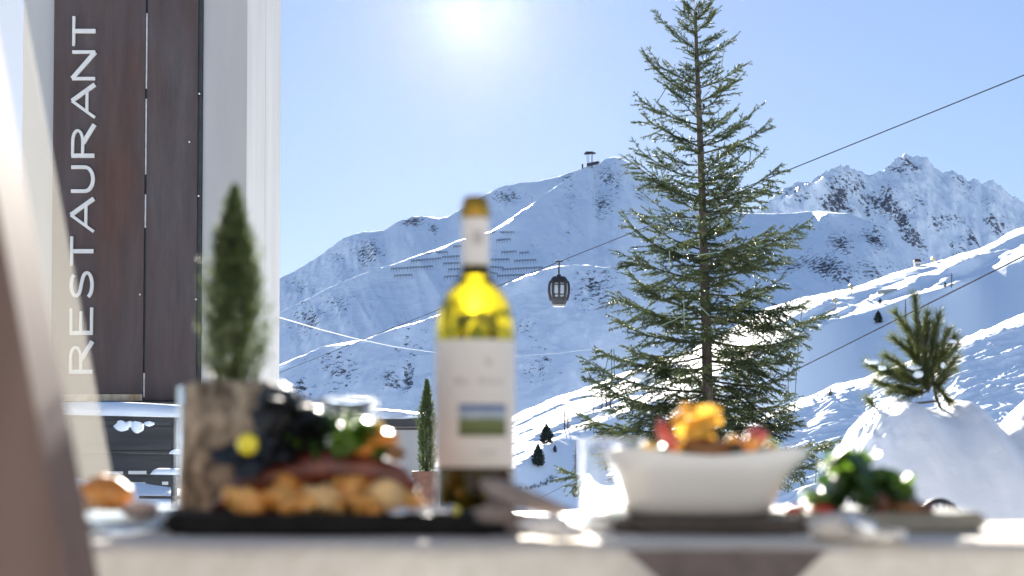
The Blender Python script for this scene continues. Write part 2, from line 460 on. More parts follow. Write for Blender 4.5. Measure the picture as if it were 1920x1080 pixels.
# --- ground: snowy terrace in front, dropping into the valley behind it
gx = np.concatenate([-np.geomspace(30, 5600, 26)[::-1], np.linspace(-28, 28, 113), np.geomspace(30, 5600, 26)])
gy = np.concatenate([-np.geomspace(10, 2000, 24)[::-1], np.linspace(-9, 30, 100), np.geomspace(32, 6600, 40)])
GX, GY = np.meshgrid(gx, gy)
edge = 17.5 + 0.8 * np.sin(GX * 0.5) + np.where(GX < -4.5, 14, 0) * sstep(-4.5, -6.5, GX) * 1.0
def smoothdrop(t): return np.where(t < 0, 0, np.where(t < 8, -0.05 * t * t, -3.2 - (t - 8) * 0.16))
GZ = np.maximum(smoothdrop(GY - edge), -34) + 0.05 * fbm(GX / 1.3, GY / 1.3, 4) * (np.abs(GX) < 60)
GZ = np.where((np.abs(GX) < 2.5) & (np.abs(GY) < 3), -0.02, GZ)
gi = np.arange(GX.size).reshape(GX.shape)
GF = np.stack([gi[:-1, :-1], gi[:-1, 1:], gi[1:, 1:], gi[1:, :-1]], -1).reshape(-1, 4)
ground_mat = snowmat('terrace_snow', None, 0.1, 4.0, 0.4, 0.03, rough=0.55)
link('ground', np_mesh('ground', np.stack([GX, GY, GZ], -1).reshape(-1, 3), GF), ground_mat, smooth=True, kind='structure')
def ground_z(x, y):
    return float(GZ[np.argmin(np.abs(gy - y)), np.argmin(np.abs(gx - x))])

# ------------------------------------------------------------------ materials for the built things
M = {}
M['plaster'] = mottled('pale_cladding', (0.39, 0.37, 0.345), (0.45, 0.43, 0.405), 1.2, 0.6, stretch=(1.2, 1.2, .2), detail=5)
def rustmat():
    m, nt, b = newmat('rust_steel')
    n1 = noise_node(nt, 1.3, 6, stretch=(1.0, 1.0, 0.22), rough=0.65)
    n2 = noise_node(nt, 7.0, 6, stretch=(1.0, 1.0, 0.12), rough=0.7)
    r1 = ramp(nt, n1.outputs[0], [(0.32, (0.085, 0.036, 0.022)), (0.46, (0.072, 0.044, 0.036)), (0.66, (0.078, 0.060, 0.058))])
    r2 = ramp(nt, n2.outputs[0], [(0.30, (0.55, 0.5, 0.5)), (0.62, (1.1, 1.08, 1.08)), (0.8, (1.7, 1.6, 1.6))])
    mx = nt.nodes.new('ShaderNodeMix'); mx.data_type = 'RGBA'; mx.blend_type = 'MULTIPLY'; mx.inputs['Factor'].default_value = 0.7
    nt.links.new(r1.outputs[0], mx.inputs['A']); nt.links.new(r2.outputs[0], mx.inputs['B'])
    nt.links.new(mx.outputs['Result'], b.inputs['Base Color']); setp(b, rough=0.55, metal=0.0)
    bump(nt, b, n2.outputs[0], 0.15, 0.004)
    return m
M['rust'] = rustmat()
M['letter'] = mottled('letter_cream', (0.60, 0.57, 0.53), (0.68, 0.65, 0.60), 6, 0.5)
M['strip'] = mottled('rust_stained_strip', (0.60, 0.52, 0.38), (0.42, 0.24, 0.10), 9, 0.6, stretch=(1, 1, .3))
M['slot'] = mottled('pale_joint', (0.45, 0.43, 0.42), (0.6, 0.58, 0.56), 12, 0.5)
M['dark'] = mottled('dark_metal', (0.018, 0.019, 0.022), (0.035, 0.036, 0.04), 3, 0.45)
M['basewall'] = mottled('dark_board_wall', (0.045, 0.042, 0.042), (0.08, 0.075, 0.072), 2.0, 0.7, stretch=(.3, 1, 3))
M['bolt'] = mottled('zinc_bolt', (0.6, 0.6, 0.6), (0.75, 0.75, 0.75), 30, 0.3, metal=0.9)
M['snow'] = snowmat('loose_snow', None, 0.1, 6.0, 0.5, 0.02, rough=0.6)
M['twig'] = mottled('spruce_twig', (0.035, 0.035, 0.018), (0.07, 0.06, 0.035), 10, 0.9)
M['bark'] = mottled('spruce_bark', (0.075, 0.058, 0.046), (0.16, 0.125, 0.10), 14, 0.9, 0.6, 0.01, stretch=(1, 1, .3))
M['spruce'] = leafmat('spruce_needles', (0.038, 0.062, 0.022), (0.105, 0.132, 0.046), 2.2, 0.42, 0.38)
M['pine'] = leafmat('pine_needles', (0.045, 0.070, 0.022), (0.14, 0.155, 0.045), 9, 0.4, 0.4)
M['cypress'] = leafmat('cypress_foliage', (0.030, 0.055, 0.018), (0.13, 0.16, 0.05), 110, 0.5, 0.4)
M['fartree'] = mottled('far_conifer', (0.015, 0.026, 0.022), (0.035, 0.05, 0.035), 1.2, 0.8)
M['larch'] = mottled('bare_larch', (0.05, 0.038, 0.033), (0.09, 0.07, 0.06), 1.2, 0.8)
M['cable'] = mottled('steel_rope', (0.03, 0.033, 0.04), (0.05, 0.053, 0.06), 1, 1.0, spec=0.0)
M['palecable'] = mottled('pale_rope', (0.6, 0.58, 0.56), (0.7, 0.68, 0.66), 1, 0.8)
M['cabin'] = mottled('cabin_shell', (0.016, 0.018, 0.022), (0.028, 0.030, 0.036), 2, 0.6, spec=.25)
M['cabinfloor'] = mottled('cabin_base', (0.16, 0.155, 0.145), (0.22, 0.21, 0.2), 2, 0.5)
M['cream'] = mottled('cream_plate', (0.8, 0.78, 0.70), (0.85, 0.83, 0.76), 3, 0.5)

# ------------------------------------------------------------------ restaurant tower with its sign
DT = 22.0
def zpx(y, d): return CAM_Z + elev(y) * d
def xpx(x, y, d): return tanx(x, y) * d
YM = 400                                         # tower edges are taken at this row
tower = empty('restaurant_tower', (xpx(280, YM, DT), DT, 0), label='pale clad tower with a dark rusty steel sign reading RESTAURANT', cat='tower')
ztop, zbot = zpx(-420, DT), ground_z(-6, DT) - 0.4
def slab(x0, x1, z0, z1, y0, y1, bev=0.0):
    return MB().box(((x0 + x1) / 2, (y0 + y1) / 2, (z0 + z1) / 2), (abs(x1 - x0), abs(y1 - y0), abs(z1 - z0)), bev=bev)
X = lambda x: xpx(x, YM, DT)
Zb = zpx(765, DT)
slab(X(44), X(461.5) - .065, zbot, ztop - 0.05, DT + 0.12, DT + 3.2).build('core', M['plaster'], tower)
for xa, xb in ((40, 100), (379, 461.5)):
    slab(X(xa), X(xb), zbot + .02, ztop, DT, DT + 0.115, 0.006).build('cladding_panel', M['plaster'], tower)
for k in range(2):
    slab(X(461.5) - 0.06, X(461.5) - 0.004, zbot + .03, ztop - .01, DT + 0.13 + k * 1.56, DT + 1.68 + k * 1.56, 0.006).build('cladding_panel', M['plaster'], tower)
# steel sheets
sheetL = slab(X(100.5), X(272.5), zpx(738, DT), ztop - .1, DT - 0.07, DT - 0.045, 0.004).build('steel_sheet', M['rust'], tower)
sheetR = slab(X(276.5), X(371), zpx(751, DT), ztop - .1, DT - 0.07, DT - 0.045, 0.004).build('steel_sheet', M['rust'], tower)
slab(X(101), X(371), zpx(752, DT), ztop - .12, DT - 0.04, DT + 0.10).build('dark_backing', M['dark'], tower)
slab(X(371.2), X(378.5), zpx(752, DT), ztop - .12, DT - 0.035, DT + 0.11).build('shadow_joint', M['dark'], tower)
slab(X(101), X(271), zpx(752, DT), zpx(739.5, DT), DT - 0.065, DT - 0.042).build('rusty_bottom_strip', M['strip'], tower)
for ya, yb in ((27, 168), (187, 328), (366, 428), (700, 745)):
    slab(X(273.2), X(275.8), zpx(yb, DT), zpx(ya, DT), DT - 0.062, DT - 0.041).build('joint_cover', M['slot'], tower)
for x, y in ((374, 178), (374, 369), (370.5, 562), (356, 268), (266, 553)):
    MB().lathe([(0, -.0), (.016, 0), (.016, .02), (.008, .03), (0, .03)], (0, 0, 0), 10).build('bolt', M['bolt'], tower)
    o = bpy.context.scene.objects[-1] if False else COL.objects[-1]
    o.matrix_parent_inverse = Matrix.Identity(4)
    o.rotation_euler = (math.pi / 2, 0, 0)
    o.location = Vector((X(x), DT - 0.07, zpx(y, DT))) - tower.location
# letters: strokes in letter space (x along reading direction 0..w, y up 0..1), thick stems and thin bars
def arc(cx, cy, rx, ry, a0, a1, n=14):
    return [(cx + rx * math.cos(math.radians(a0 + (a1 - a0) * i / n)), cy + ry * math.sin(math.radians(a0 + (a1 - a0) * i / n))) for i in range(n + 1)]
TK, TN = 0.21, 0.135
LET = {
 'R': [([(.09, 0), (.09, 1)], TK), ([(.1, .95), (.52, .95)] + arc(.52, .73, .30, .22, 90, -90) + [(.1, .51)], TN), ([(.45, .50), (1.0, 0.0)], TK)],
 'E': [([(.09, 0), (.09, 1)], TK), ([(.1, .95), (.92, .95)], TN), ([(.1, .52), (.82, .52)], TN), ([(.1, .05), (.95, .05)], TN)],
 'S': [(arc(.50, .745, .36, .21, 25, 255, 16) + arc(.50, .27, .40, .225, 80, -165, 18)[1:], TN * 1.15)],
 'T': [([(.5, 0), (.5, 1)], TK), ([(0, .95), (1, .95)], TN)],
 'A': [([(.02, 0), (.5, 1)], TN * 1.1), ([(.5, 1), (.98, 0)], TK), ([(.2, .34), (.8, .34)], TN)],
 'U': [([(.1, 1), (.1, .42)] + arc(.5, .40, .40, .355, 180, 360) + [(.9, .42), (.9, 1)], TN * 1.25)],
 'N': [([(.08, 0), (.08, 1)], TN * 1.2), ([(.08, 1), (.92, 0)], TK), ([(.92, 0), (.92, 1)], TN * 1.2)],
}
def stroke2d(pts, w, sx, sy):
    """ribbon polygons of a stroke, in real metres"""
    P = [Vector((x * sx, y * sy)) for x, y in pts]; L = []; Rr = []
    for i, p in enumerate(P):
        a = (P[i] - P[i - 1]).normalized() if i else None; b = (P[i + 1] - P[i]).normalized() if i < len(P) - 1 else None
        t = a if b is None else b if a is None else (a + b).normalized()
        n = Vector((-t.y, t.x)) * w * 0.5
        L.append(p + n); Rr.append(p - n)
    return L, Rr
txt = [('R', 703, 641), ('E', 630, 575), ('S', 564, 507), ('T', 500, 445), ('A', 437, 373), ('U', 366, 310), ('R', 300, 236), ('A', 224, 160), ('N', 155, 96), ('T', 89, 34)]
capw = X(180) - X(137.5)
for ch, ya, yb in txt:
    z0, z1 = zpx(ya, DT), zpx(yb, DT); adv = z1 - z0
    mb = MB()
    for si, (pts, w) in enumerate(LET[ch]):
        L, Rr = stroke2d(pts, w * capw * (0.9 if len(pts) > 3 else 0.85), adv, capw)
        yf = DT - 0.105 - 0.0025 * si; yb_ = DT - 0.072
        vsx = []
        for q in L + Rr:                      # reading direction goes up, letter tops point left
            vsx.append((X(179) - q.y, yf, z0 + q.x))
        n = len(L); k = len(vsx)
        back = [(a, yb_, c) for a, b, c in vsx]
        fs = []
        for i in range(n - 1):
            fs += [[i, i + 1, n + i + 1, n + i], [k + i, k + n + i, k + n + i + 1, k + i + 1], [i, k + i, k + i + 1, i + 1], [n + i, n + i + 1, k + n + i + 1, k + n + i]]
        fs += [[0, n, k + n, k], [n - 1, k + n - 1, k + 2 * n - 1, 2 * n - 1]]
        mb.add(vsx + back, fs)
    mb.build('letter', M['letter'], sheetL)
# dark base storey of the tower
zb0, zb1 = zbot, zpx(753.5, DT)
slab(X(70), X(378), zb0, zb1, DT - 0.30, DT - 0.002).build('base_wall', M['basewall'], tower)
nb = 5
for i in range(nb):
    za = zb0 + (zb1 - zb0) * i / nb; zc = zb0 + (zb1 - zb0) * (i + 1) / nb - 0.012
    slab(X(68), X(378.5), za, zc, DT - 0.335, DT - 0.303, 0.004).build('board', M['basewall'], tower)
for xa, xb, y in ((216, 246, 886), (256, 289, 885), (262, 287, 906), (318, 329, 905)):
    slab(X(xa), X(xb), zpx(y + 3, DT), zpx(y - 3, DT), DT - 0.35, DT - 0.337).build('pale_plate', M['cream'], tower)

# ------------------------------------------------------------------ snowy railing below the sign
DR = 14.0
XR = lambda x: xpx(x, 830, DR)
rail = empty('terrace_railing', (XR(220), DR, ground_z(XR(220), DR)), label='dark metal railing below the sign, thick snow on its top rail', cat='railing')
def railbar(y0, y1, w, h, xa=60, xb=560, name='rail_bar'):
    a, b = Vector((XR(xa), DR, zpx(y0, DR))), Vector((XR(xb), DR, zpx(y1, DR)))
    c = (a + b) / 2; L = (b - a).length
    MB().box(c, (L, w, h), ry=-math.atan2(b.z - a.z, b.x - a.x), bev=0.006).build(name, M['dark'], rail)
railbar(782, 792, 0.09, 0.05, name='top_rail'); railbar(849, 858, 0.035, 0.022); railbar(890, 895, 0.035, 0.028); railbar(932, 935, 0.035, 0.03, 262, 560); railbar(950, 951, 0.02, 0.006, 262, 560)
for x in (118, 325, 530):
    slab(XR(x) - 0.025, XR(x) + 0.025, ground_z(XR(x), DR) - 0.1, zpx(785, DR), DR + 0.02, DR + 0.07).build('post', M['dark'], rail)
def snow_ridge(name, xa, xb, d, ztop_f, zbase_f, half, parent=None, n=60, seed=0, **k):
    """a long lump of snow: rounded top along x, flat underneath"""
    xs = np.linspace(xa, xb, n); m = 13; V = []; F = []
    for i, x in enumerate(xs):
        zb = zbase_f(x); endt = min(1, min(i, n - 1 - i) / 4.0)
        h = max(0.004, (ztop_f(x) - zb) * (0.25 + .75 * math.sqrt(endt)))
        for j in range(m):
            a = math.pi * j / (m - 1)
            wob = 1 + 0.25 * float(fbm(np.array(x * 3.1 + seed), np.array(j * 0.35 + seed), 3))
            V.append((x, d - half * math.cos(a) * wob * (0.4 + .6 * endt), zb + h * (math.sin(a) ** 0.6) * (0.9 + .1 * wob)))
        if i:
            for j in range(m - 1):
                p = (i - 1) * m + j; F.append((p, p + 1, p + m + 1, p + m))
            F.append((i * m - m, i * m, i * m + m - 1, i * m - 1))
    mb = MB(); mb.add(V, F)
    mb.f.append(tuple(range(m))); mb.f.append(tuple(range((n - 1) * m, n * m)))
    return mb.build(name, M['snow'], parent, smooth=True, **k)
rz = lambda y0, y1: (lambda x: zpx(y0 + (y1 - y0) * (x - XR(60)) / (XR(560) - XR(60)), DR))
topp = lambda x: zpx(752 + 6 * math.sin(x * 1.4) + 3 * math.sin(x * 3.7), DR)
snow_ridge('snow_cap', XR(62), XR(560), DR, topp, lambda x: rz(781, 791)(x) + 0.024, 0.16, rail, 80)
snow_ridge('snow_cap', XR(285), XR(360), DR, lambda x: zpx(878, DR), lambda x: rz(890, 895)(x) + 0.015, 0.10, rail, 24, 3)
snow_ridge('snow_cap', XR(318), XR(345), DR, lambda x: zpx(843, DR), lambda x: rz(849, 858)(x) + 0.012, 0.06, rail, 14, 5)
mb = MB()
for x, w, h in ((228, 26, 20), (243, 14, 12), (258, 22, 24), (280, 20, 10)):
    mb.blob(W(x, 790 + h * .45, DR - .05), (w / 2 / FPX * DR, 0.05, h / 2 / FPX * DR), x, 0.3, 2)
mb.build('hanging_snow', M['snow'], rail, smooth=True)
# drifts on the ground between railing and tower
for i, (xa, xb, yt, d, h, lab) in enumerate(((120, 260, 905, 15.5, .5, 'low snow drift at the foot of the dark wall, left end'), (235, 420, 915, 16.5, .8, 'sloping snow drift behind the lower railing bars'))):
    x0, x1 = xpx(xa, 900, d), xpx(xb, 900, d)
    tag(snow_ridge('snow_drift', x0, x1, d, lambda x, a=yt, q=d, u=x0, v=x1: zpx(a - 14 + 30 * (x - u) / (v - u), q), lambda x, q=d: ground_z(x, q) - .1, h, None, 40, 10 + i), lab, 'snow drift', 'snow drifts by the tower')

# ------------------------------------------------------------------ low pale building in the middle
DL = 17.0
XL = lambda x: xpx(x, 820, DL)
low = empty('low_building', (XL(690), DL, ground_z(XL(690), DL)), label='low pale walled hut with a snow covered flat roof behind the plate', cat='hut')
gz = ground_z(XL(690), DL) - 0.2
slab(XL(560), XL(800), gz, zpx(800, DL), DL, DL + 2.0).build('wall', M['plaster'], low)
slab(XL(556), XL(804), zpx(800, DL), zpx(786, DL), DL - 0.08, DL + 2.1, 0.006).build('roof_fascia', M['dark'], low)
slab(XL(556), XL(803), zpx(806, DL), zpx(803, DL), DL - 0.03, DL - 0.002).build('trim', M['dark'], low)
snow_ridge('roof_snow', XL(554), XL(806), DL + 1.0, lambda x: zpx(764 + 8 * (x - XL(715)) / (XL(800) - XL(715)), DL), lambda x: zpx(786, DL) + .003, 1.15, low, 50, 8)

# ------------------------------------------------------------------ needles and trees
def needles(P0, P1, density, length, width, fwd=0.7, jitter=0.25, seed=1, taper=True):
    """thin triangles set all round the twig segments P0-P1"""
    g = np.random.default_rng(seed)
    P0 = np.asarray(P0, float); P1 = np.asarray(P1, float)
    L = np.linalg.norm(P1 - P0, axis=1)
    n = np.maximum(1, np.round(L * density + g.random(len(L)) - .5).astype(int))
    idx = np.repeat(np.arange(len(L)), n); t = g.random(len(idx))
    ax = (P1 - P0) / np.maximum(L, 1e-6)[:, None]
    p = P0[idx] + (P1 - P0)[idx] * t[:, None]; a = ax[idx]
    r = g.normal(size=(len(idx), 3)); r -= (r * a).sum(1)[:, None] * a; r /= np.linalg.norm(r, axis=1)[:, None]
    dr = a * fwd + r * 1.0 + g.normal(size=r.shape) * jitter * .4
    dr /= np.linalg.norm(dr, axis=1)[:, None]
    ln = length * (0.75 + .5 * g.random(len(idx)))
    side = np.cross(dr, g.normal(size=dr.shape)); side /= np.linalg.norm(side, axis=1)[:, None]
    tip = p + dr * ln[:, None]
    V = np.stack([p + side * width * .5, p - side * width * .5, tip], 1).reshape(-1, 3)
    return V, np.arange(len(V)).reshape(-1, 3)

def tubes(P0, P1, r0, r1):
    """three-sided twigs, all at once"""
    P0 = np.asarray(P0, float); P1 = np.asarray(P1, float); r0 = np.asarray(r0)[:, None]; r1 = np.asarray(r1)[:, None]
    a = P1 - P0; a /= np.maximum(np.linalg.norm(a, axis=1), 1e-6)[:, None]
    ref = np.where(np.abs(a[:, 2:3]) < .9, [[0, 0, 1.]], [[1., 0, 0]])
    b = np.cross(a, ref); b /= np.linalg.norm(b, axis=1)[:, None]; c = np.cross(a, b)
    V = []
    for k in range(3):
        an = 2 * math.pi * k / 3; o = b * math.cos(an) + c * math.sin(an)
        V += [P0 + o * r0, P1 + o * r1]
    V = np.stack(V, 1).reshape(-1, 3); base = (np.arange(len(P0)) * 6)[:, None]
    F = np.concatenate([base + np.array([[0, 2, 3, 1]]), base + np.array([[2, 4, 5, 3]]), base + np.array([[4, 0, 1, 5]])])
    return V, F

def make_spruce():
    D = 16.0
    g = random.Random(5)
    basep = W(1328, 905, D); basep.z = ground_z(basep.x, D) - 0.05
    root = empty('spruce_tree', basep, label='tall airy spruce with drooping light cords in front of the mountains', cat='tree')
    tr_px = [(1302, -70), (1303, 0), (1306, 100), (1311, 220), (1316, 350), (1320, 500), (1325, 650), (1328, 800), (1328, 925)]
    rads = [.004, .014, .024, .034, .042, .050, .058, .066, .075]
    tr = [W(x, y, D) for x, y in tr_px]; tr[-1] = Vector(basep)
    MB().tube(tr, rads, 10).build('trunk', M['bark'], root, smooth=True)
    def trunk_at(y):
        return W(np.interp(y, [b for a, b in tr_px], [a for a, b in tr_px]), y, D)
    S = D / FPX
    segs0, segs1, r0s, r1s = [], [], [], []      # wood
    n0, n1 = [], []                              # needle-bearing
    def addseg(a, b, ra, rb, nd=True):
        segs0.append(a[:]); segs1.append(b[:]); r0s.append(ra); r1s.append(rb)
        if nd: n0.append(a[:]); n1.append(b[:])
    def limb(base, az, length, rise0, lift, droop, dens=1.0, tipz=None):
        """one bough: main axis, side twigs on both sides, short twiglets on those"""
        dirh = Vector((math.cos(az), math.sin(az), 0)); side = Vector((-dirh.y, dirh.x, 0))
        N = max(6, int(length / 0.07)); pts = []
        wob = g.uniform(-.14, .14); wz = g.uniform(-.025, .025); wp = g.uniform(0, 6)
        for i in range(N + 1):
            t = i / N
            z = length * (rise0 * t - droop * math.sin(t * math.pi * .75) * .5 + lift * t ** 3 + wz * math.sin(t * 5 + wp))
            pts.append(base + dirh * (length * t) + side * (wob * length * t * t) + Vector((0, 0, z)))
        for i in range(N):
            t = i / N
            ra = 0.013 * (1 - t) * min(1.3, length) + .0025
            addseg(pts[i], pts[i + 1], ra, ra * .92, t > 0.12)
            if t < 0.10 and length > .5: continue
            ax = (pts[i + 1] - pts[i]).normalized()
            for sgn in (-1, 1):
                if g.random() > 0.97 * dens: continue
                env = math.sin(min(1, (1 - t) * 1.25 + .06) * math.pi * .5)
                tl = min(0.46, (0.12 + 0.33 * length * env * (0.45 + .55 * min(1, t / .35)))) * g.uniform(.6, 1.12)
                if t > .9: tl *= .7
                up = g.uniform(-.35, .45) if length < .7 else g.uniform(-.75, .32)
                dv = (ax * g.uniform(.62, .95) + side * sgn * g.uniform(.55, .95) + Vector((0, 0, up))).normalized()
                p = pts[i].lerp(pts[i + 1], g.random()); m = max(2, int(tl / .055)); q = p
                sag = -g.uniform(.0, .10) * (1 if length > .8 else .2)
                for k in range(m):
                    d2 = (dv + Vector((0, 0, sag * k * .5)) + ax * .05 * k).normalized(); q2 = q + d2 * (tl / m)
                    addseg(q, q2, .0035, .0025)
                    if m > 2 and k < m - 1:
                        for s2 in (-1, 1):
                            if g.random() < .72:
                                l2 = tl * g.uniform(.20, .42) * (1 - k / m * .5)
                                cr = d2.cross(Vector((0, 0, 1)))
                                d3 = (d2 * .75 + cr * s2 * .75 + Vector((0, 0, g.uniform(-.6, .25)))).normalized()
                                addseg(q2, q2 + d3 * l2, .002, .0014)
                    q = q2
        return pts
    def to_tip(px, py, ybase, depth=0.0, lift=.10, droop=.12):
        b = trunk_at(ybase); t = W(px, py, D + depth); v = t - b; L = math.hypot(v.x, v.y)
        limb(b, math.atan2(v.y, v.x), L, v.z / L - lift + droop * math.sin(.75 * math.pi) * .5, lift, droop)
    # boughs that make the outline
    left = [(1283, 8, 40, 0), (1230, 28, 95, .1), (1215, 100, 160, -.1), (1213, 108, 190, .2), (1199, 183, 235, 0), (1198, 212, 275, -.25), (1170, 293, 370, .1), (1225, 330, 380, -.3), (1168, 408, 500, .0), (1187, 396, 470, .35), (1165, 470, 520, -.4),
            (1177, 512, 590, .1), (1142, 550, 600, -.2), (1150, 600, 640, .3), (1122, 655, 690, -.1), (1092, 672, 735, .15), (1110, 710, 760, -.35), (1082, 778, 800, 0), (1120, 800, 815, .4), (1160, 830, 845, -.3), (1048, 878, 862, .2), (1130, 890, 880, -.3)]
    right = [(1335, 5, 40, 0), (1338, 25, 62, .1), (1376, 72, 105, 0), (1394, 122, 165, .1), (1385, 150, 190, -.2), (1410, 210, 270, .3), (1443, 229, 290, 0), (1400, 280, 350, -.3), (1470, 302, 385, 0), (1440, 350, 400, .3), (1450, 420, 480, -.35), (1518, 414, 490, .05),
             (1470, 480, 520, -.3), (1440, 545, 580, .3), (1510, 570, 575, -.1), (1545, 590, 595, .1), (1500, 630, 640, -.35), (1495, 660, 675, .2), (1490, 700, 715, -.15), (1495, 745, 760, .3), (1480, 800, 790, -.2), (1495, 790, 790, .1), (1490, 860, 830, -.2), (1572, 828, 842, .1), (1530, 870, 862, -.25)]
    for x, y, yb, dp in left + right:
        small = yb < 330
        to_tip(x, y, yb, dp * (abs(x - 1320) * S) * 1.2, lift=.16 if small else .10, droop=.05 if small else .16)
    # the rest of the boughs, all round the trunk
    prof = [(-60, 12), (0, 28), (60, 44), (130, 62), (220, 88), (300, 118), (400, 150), (500, 160), (600, 180), (700, 205), (800, 222), (900, 190)]
    y = -55.0; k = 0
    while y < 885:
        rpx = np.interp(y, [a for a, b in prof], [b for a, b in prof])
        L = rpx * S * g.uniform(.40, 1.0)
        az = k * 2.399 + g.uniform(-.35, .35)
        f = min(1, max(0, (y + 50) / 700))
        limb(trunk_at(y), az, L, (0.62 * (1 - f) + 0.02 * f) + g.uniform(-.1, .1), .16 - .04 * f, .04 + .16 * f, dens=.9)
        y += 8.6 - 0.6 * f + g.uniform(-1, 1); k += 1
    y = 330.0
    while y < 860:                               # shorter inner boughs that hide the trunk
        rpx = np.interp(y, [a for a, b in prof], [b for a, b in prof])
        limb(trunk_at(y), g.uniform(0, 6.283), rpx * S * g.uniform(.28, .55), g.uniform(-.15, .25), .1, .15, dens=.9)
        y += 13.0 + g.uniform(-2, 2)
    # leader
    tip = trunk_at(-75)
    for i in range(10):
        a = trunk_at(-75 + i * 9); b = trunk_at(-66 + i * 9); n0.append(a[:]); n1.append(b[:])
    V, F = tubes(segs0, segs1, r0s, r1s)
    link('branches', np_mesh('branches', V, F), M['twig'], root)
    V, F = needles(n0, n1, 300, 0.025, 0.0066, fwd=.8, seed=3)
    print('spruce segments', len(n0), 'needles', len(F))
    link('crown', np_mesh('crown', V, F), M['spruce'], root)
    # snow lying on it
    for x, y, w, h, dp in ((1140, 771, 34, 12, -.05), (1128, 776, 16, 12, -.1), (1304, 10, 6, 26, -.06), (1206, 705, 40, 14, -.3), (1294, 655, 10, 8, -.3), (1418, 662, 12, 7, -.2)):
        MB().blob(W(x, y, D + dp), (w / 2 * S, w / 2.6 * S, h / 2 * S), x, .35, 2, 1.5).build('snow_patch', M['snow'], root, smooth=True)
    return root, D
SPRUCE, DS = make_spruce()
M['cord'] = mottled('green_cord', (0.05, 0.085, 0.05), (0.09, 0.13, 0.08), 5, 0.4)
M['palecord'] = mottled('pale_green_cord', (0.20, 0.26, 0.20), (0.30, 0.36, 0.28), 5, 0.6)
rootc = empty('light_cord', W(1328, 905, DS), label='thin green light cords draped over the tall spruce', cat='light cord')
def cord(pts, dp, k=0, r=.0045):
    n = 12; P = []
    for (xa, ya), (xb, yb) in zip(pts[:-1], pts[1:]):
        for i in range(n):
            P.append(W(xa + (xb - xa) * i / n, ya + (yb - ya) * i / n, DS + dp))
    P.append(W(*pts[-1], DS + dp)); MB().tube(P, r, 5).build('cord', M['palecord' if k else 'cord'], rootc)
cord([(1230, 195), (1240, 180), (1252, 160), (1258, 142)], -.1); cord([(1360, 80), (1352, 130), (1350, 180), (1347, 222)], -.1, 1)
cord([(1409, 245), (1408, 280), (1404, 318)], -.1); cord([(1503, 585), (1497, 650), (1492, 720), (1489, 775)], -.4); cord([(1478, 690), (1478, 745)], -.3)
cord([(1147, 655), (1147, 715)], -.5); cord([(1151, 655), (1152, 710)], -.4); cord([(1131, 715), (1140, 670), (1147, 655)], -.45); cord([(1113, 790), (1113, 815)], -.4)
cord([(1494, 870), (1484, 905), (1476, 925)], -.3); cord([(1531, 868), (1529, 905)], -.3); cord([(1407, 590), (1407, 630)], -.7)
cord([(1245, 440), (1275, 470), (1310, 478), (1350, 472), (1390, 448)], -.9, 1); cord([(1300, 378), (1297, 405), (1291, 425)], -.7, 1); cord([(1255, 470), (1256, 505)], -.9, 1)
cord([(1240, 610), (1265, 600), (1285, 588)], -1.0, 1); cord([(1282, 560), (1283, 612)], -1.0, 1); cord([(1200, 525), (1225, 525), (1250, 510)], -.8, 1)
cord([(1303, 565), (1318, 580), (1330, 592)], -.9, 1); cord([(1180, 560), (1183, 595)], -.7); cord([(1480, 610), (1470, 650), (1440, 690)], -.5)

# ------------------------------------------------------------------ snow bank with the little pine
DB = 6.0
BANK = [(1500, 1075), (1560, 930), (1578, 868), (1592, 822), (1605, 797), (1625, 768), (1648, 748), (1668, 735), (1692, 727), (1712, 742), (1735, 752), (1760, 757), (1782, 740), (1800, 733), (1822, 748), (1845, 776), (1866, 799), (1884, 788), (1905, 762),
        (1930, 738), (1980, 715), (2060, 720), (2160, 760), (2300, 900), (2360, 1075)]
bx = np.linspace(1500, 2360, 300); bt = np.linspace(-1, 1, 90)
top = np.array([max(0.0, zpx(y, DB)) for y in interp(BANK, bx)])
XX = np.array([xpx(x, 800, DB) for x in bx])
BXg, BT = np.meshgrid(XX, bt)
shape = np.where(BT < 0, np.cos(np.clip(-BT, 0, 1) * math.pi / 2) ** 0.4, np.cos(np.clip(BT, 0, 1) * math.pi / 2))
BY = DB + np.where(BT < 0, BT * 0.8, BT * 1.3)
soft = np.convolve(np.pad(top, 7, mode='edge'), np.hanning(15) / np.hanning(15).sum(), mode='valid')
prof = top[None, :] * np.exp(-(BT / .22) ** 2) + (soft[None, :] * (1 - np.exp(-(BT / .22) ** 2)))
BZ = prof * shape + (.035 * fbm(BXg * 3.2, BY * 3.2, 4) + .008 * fbm(BXg * 16, BY * 12, 3)) * sstep(0, .15, shape) - 0.03
# crumbly lumps on the lit left edge
lump = np.exp(-((BXg - xpx(1612, 800, DB)) / .09) ** 2) * np.exp(-((BT + .12) / .3) ** 2)
BZ = BZ + lump * .05 * np.abs(fbm(BXg * 22, BY * 22, 3))
bi = np.arange(BXg.size).reshape(BXg.shape)
BF = np.stack([bi[:-1, :-1], bi[:-1, 1:], bi[1:, 1:], bi[1:, :-1]], -1).reshape(-1, 4)
bank_mat = snowmat('bank_snow', None, 0.1, 7.0, 0.35, 0.03, rough=0.6, col=(.945, .945, .945))
BANKO = tag(link('snow_bank', np_mesh('snow_bank', np.stack([BXg, BY, BZ], -1).reshape(-1, 3), BF), bank_mat, smooth=True), 'large piled snow bank at the right with the little pine on top', 'snow bank')
SB = DB / FPX
pinep = W(1752, 762, DB + .05)
pine = empty('young_pine', pinep, label='small young pine poking out of the snow bank', cat='tree')
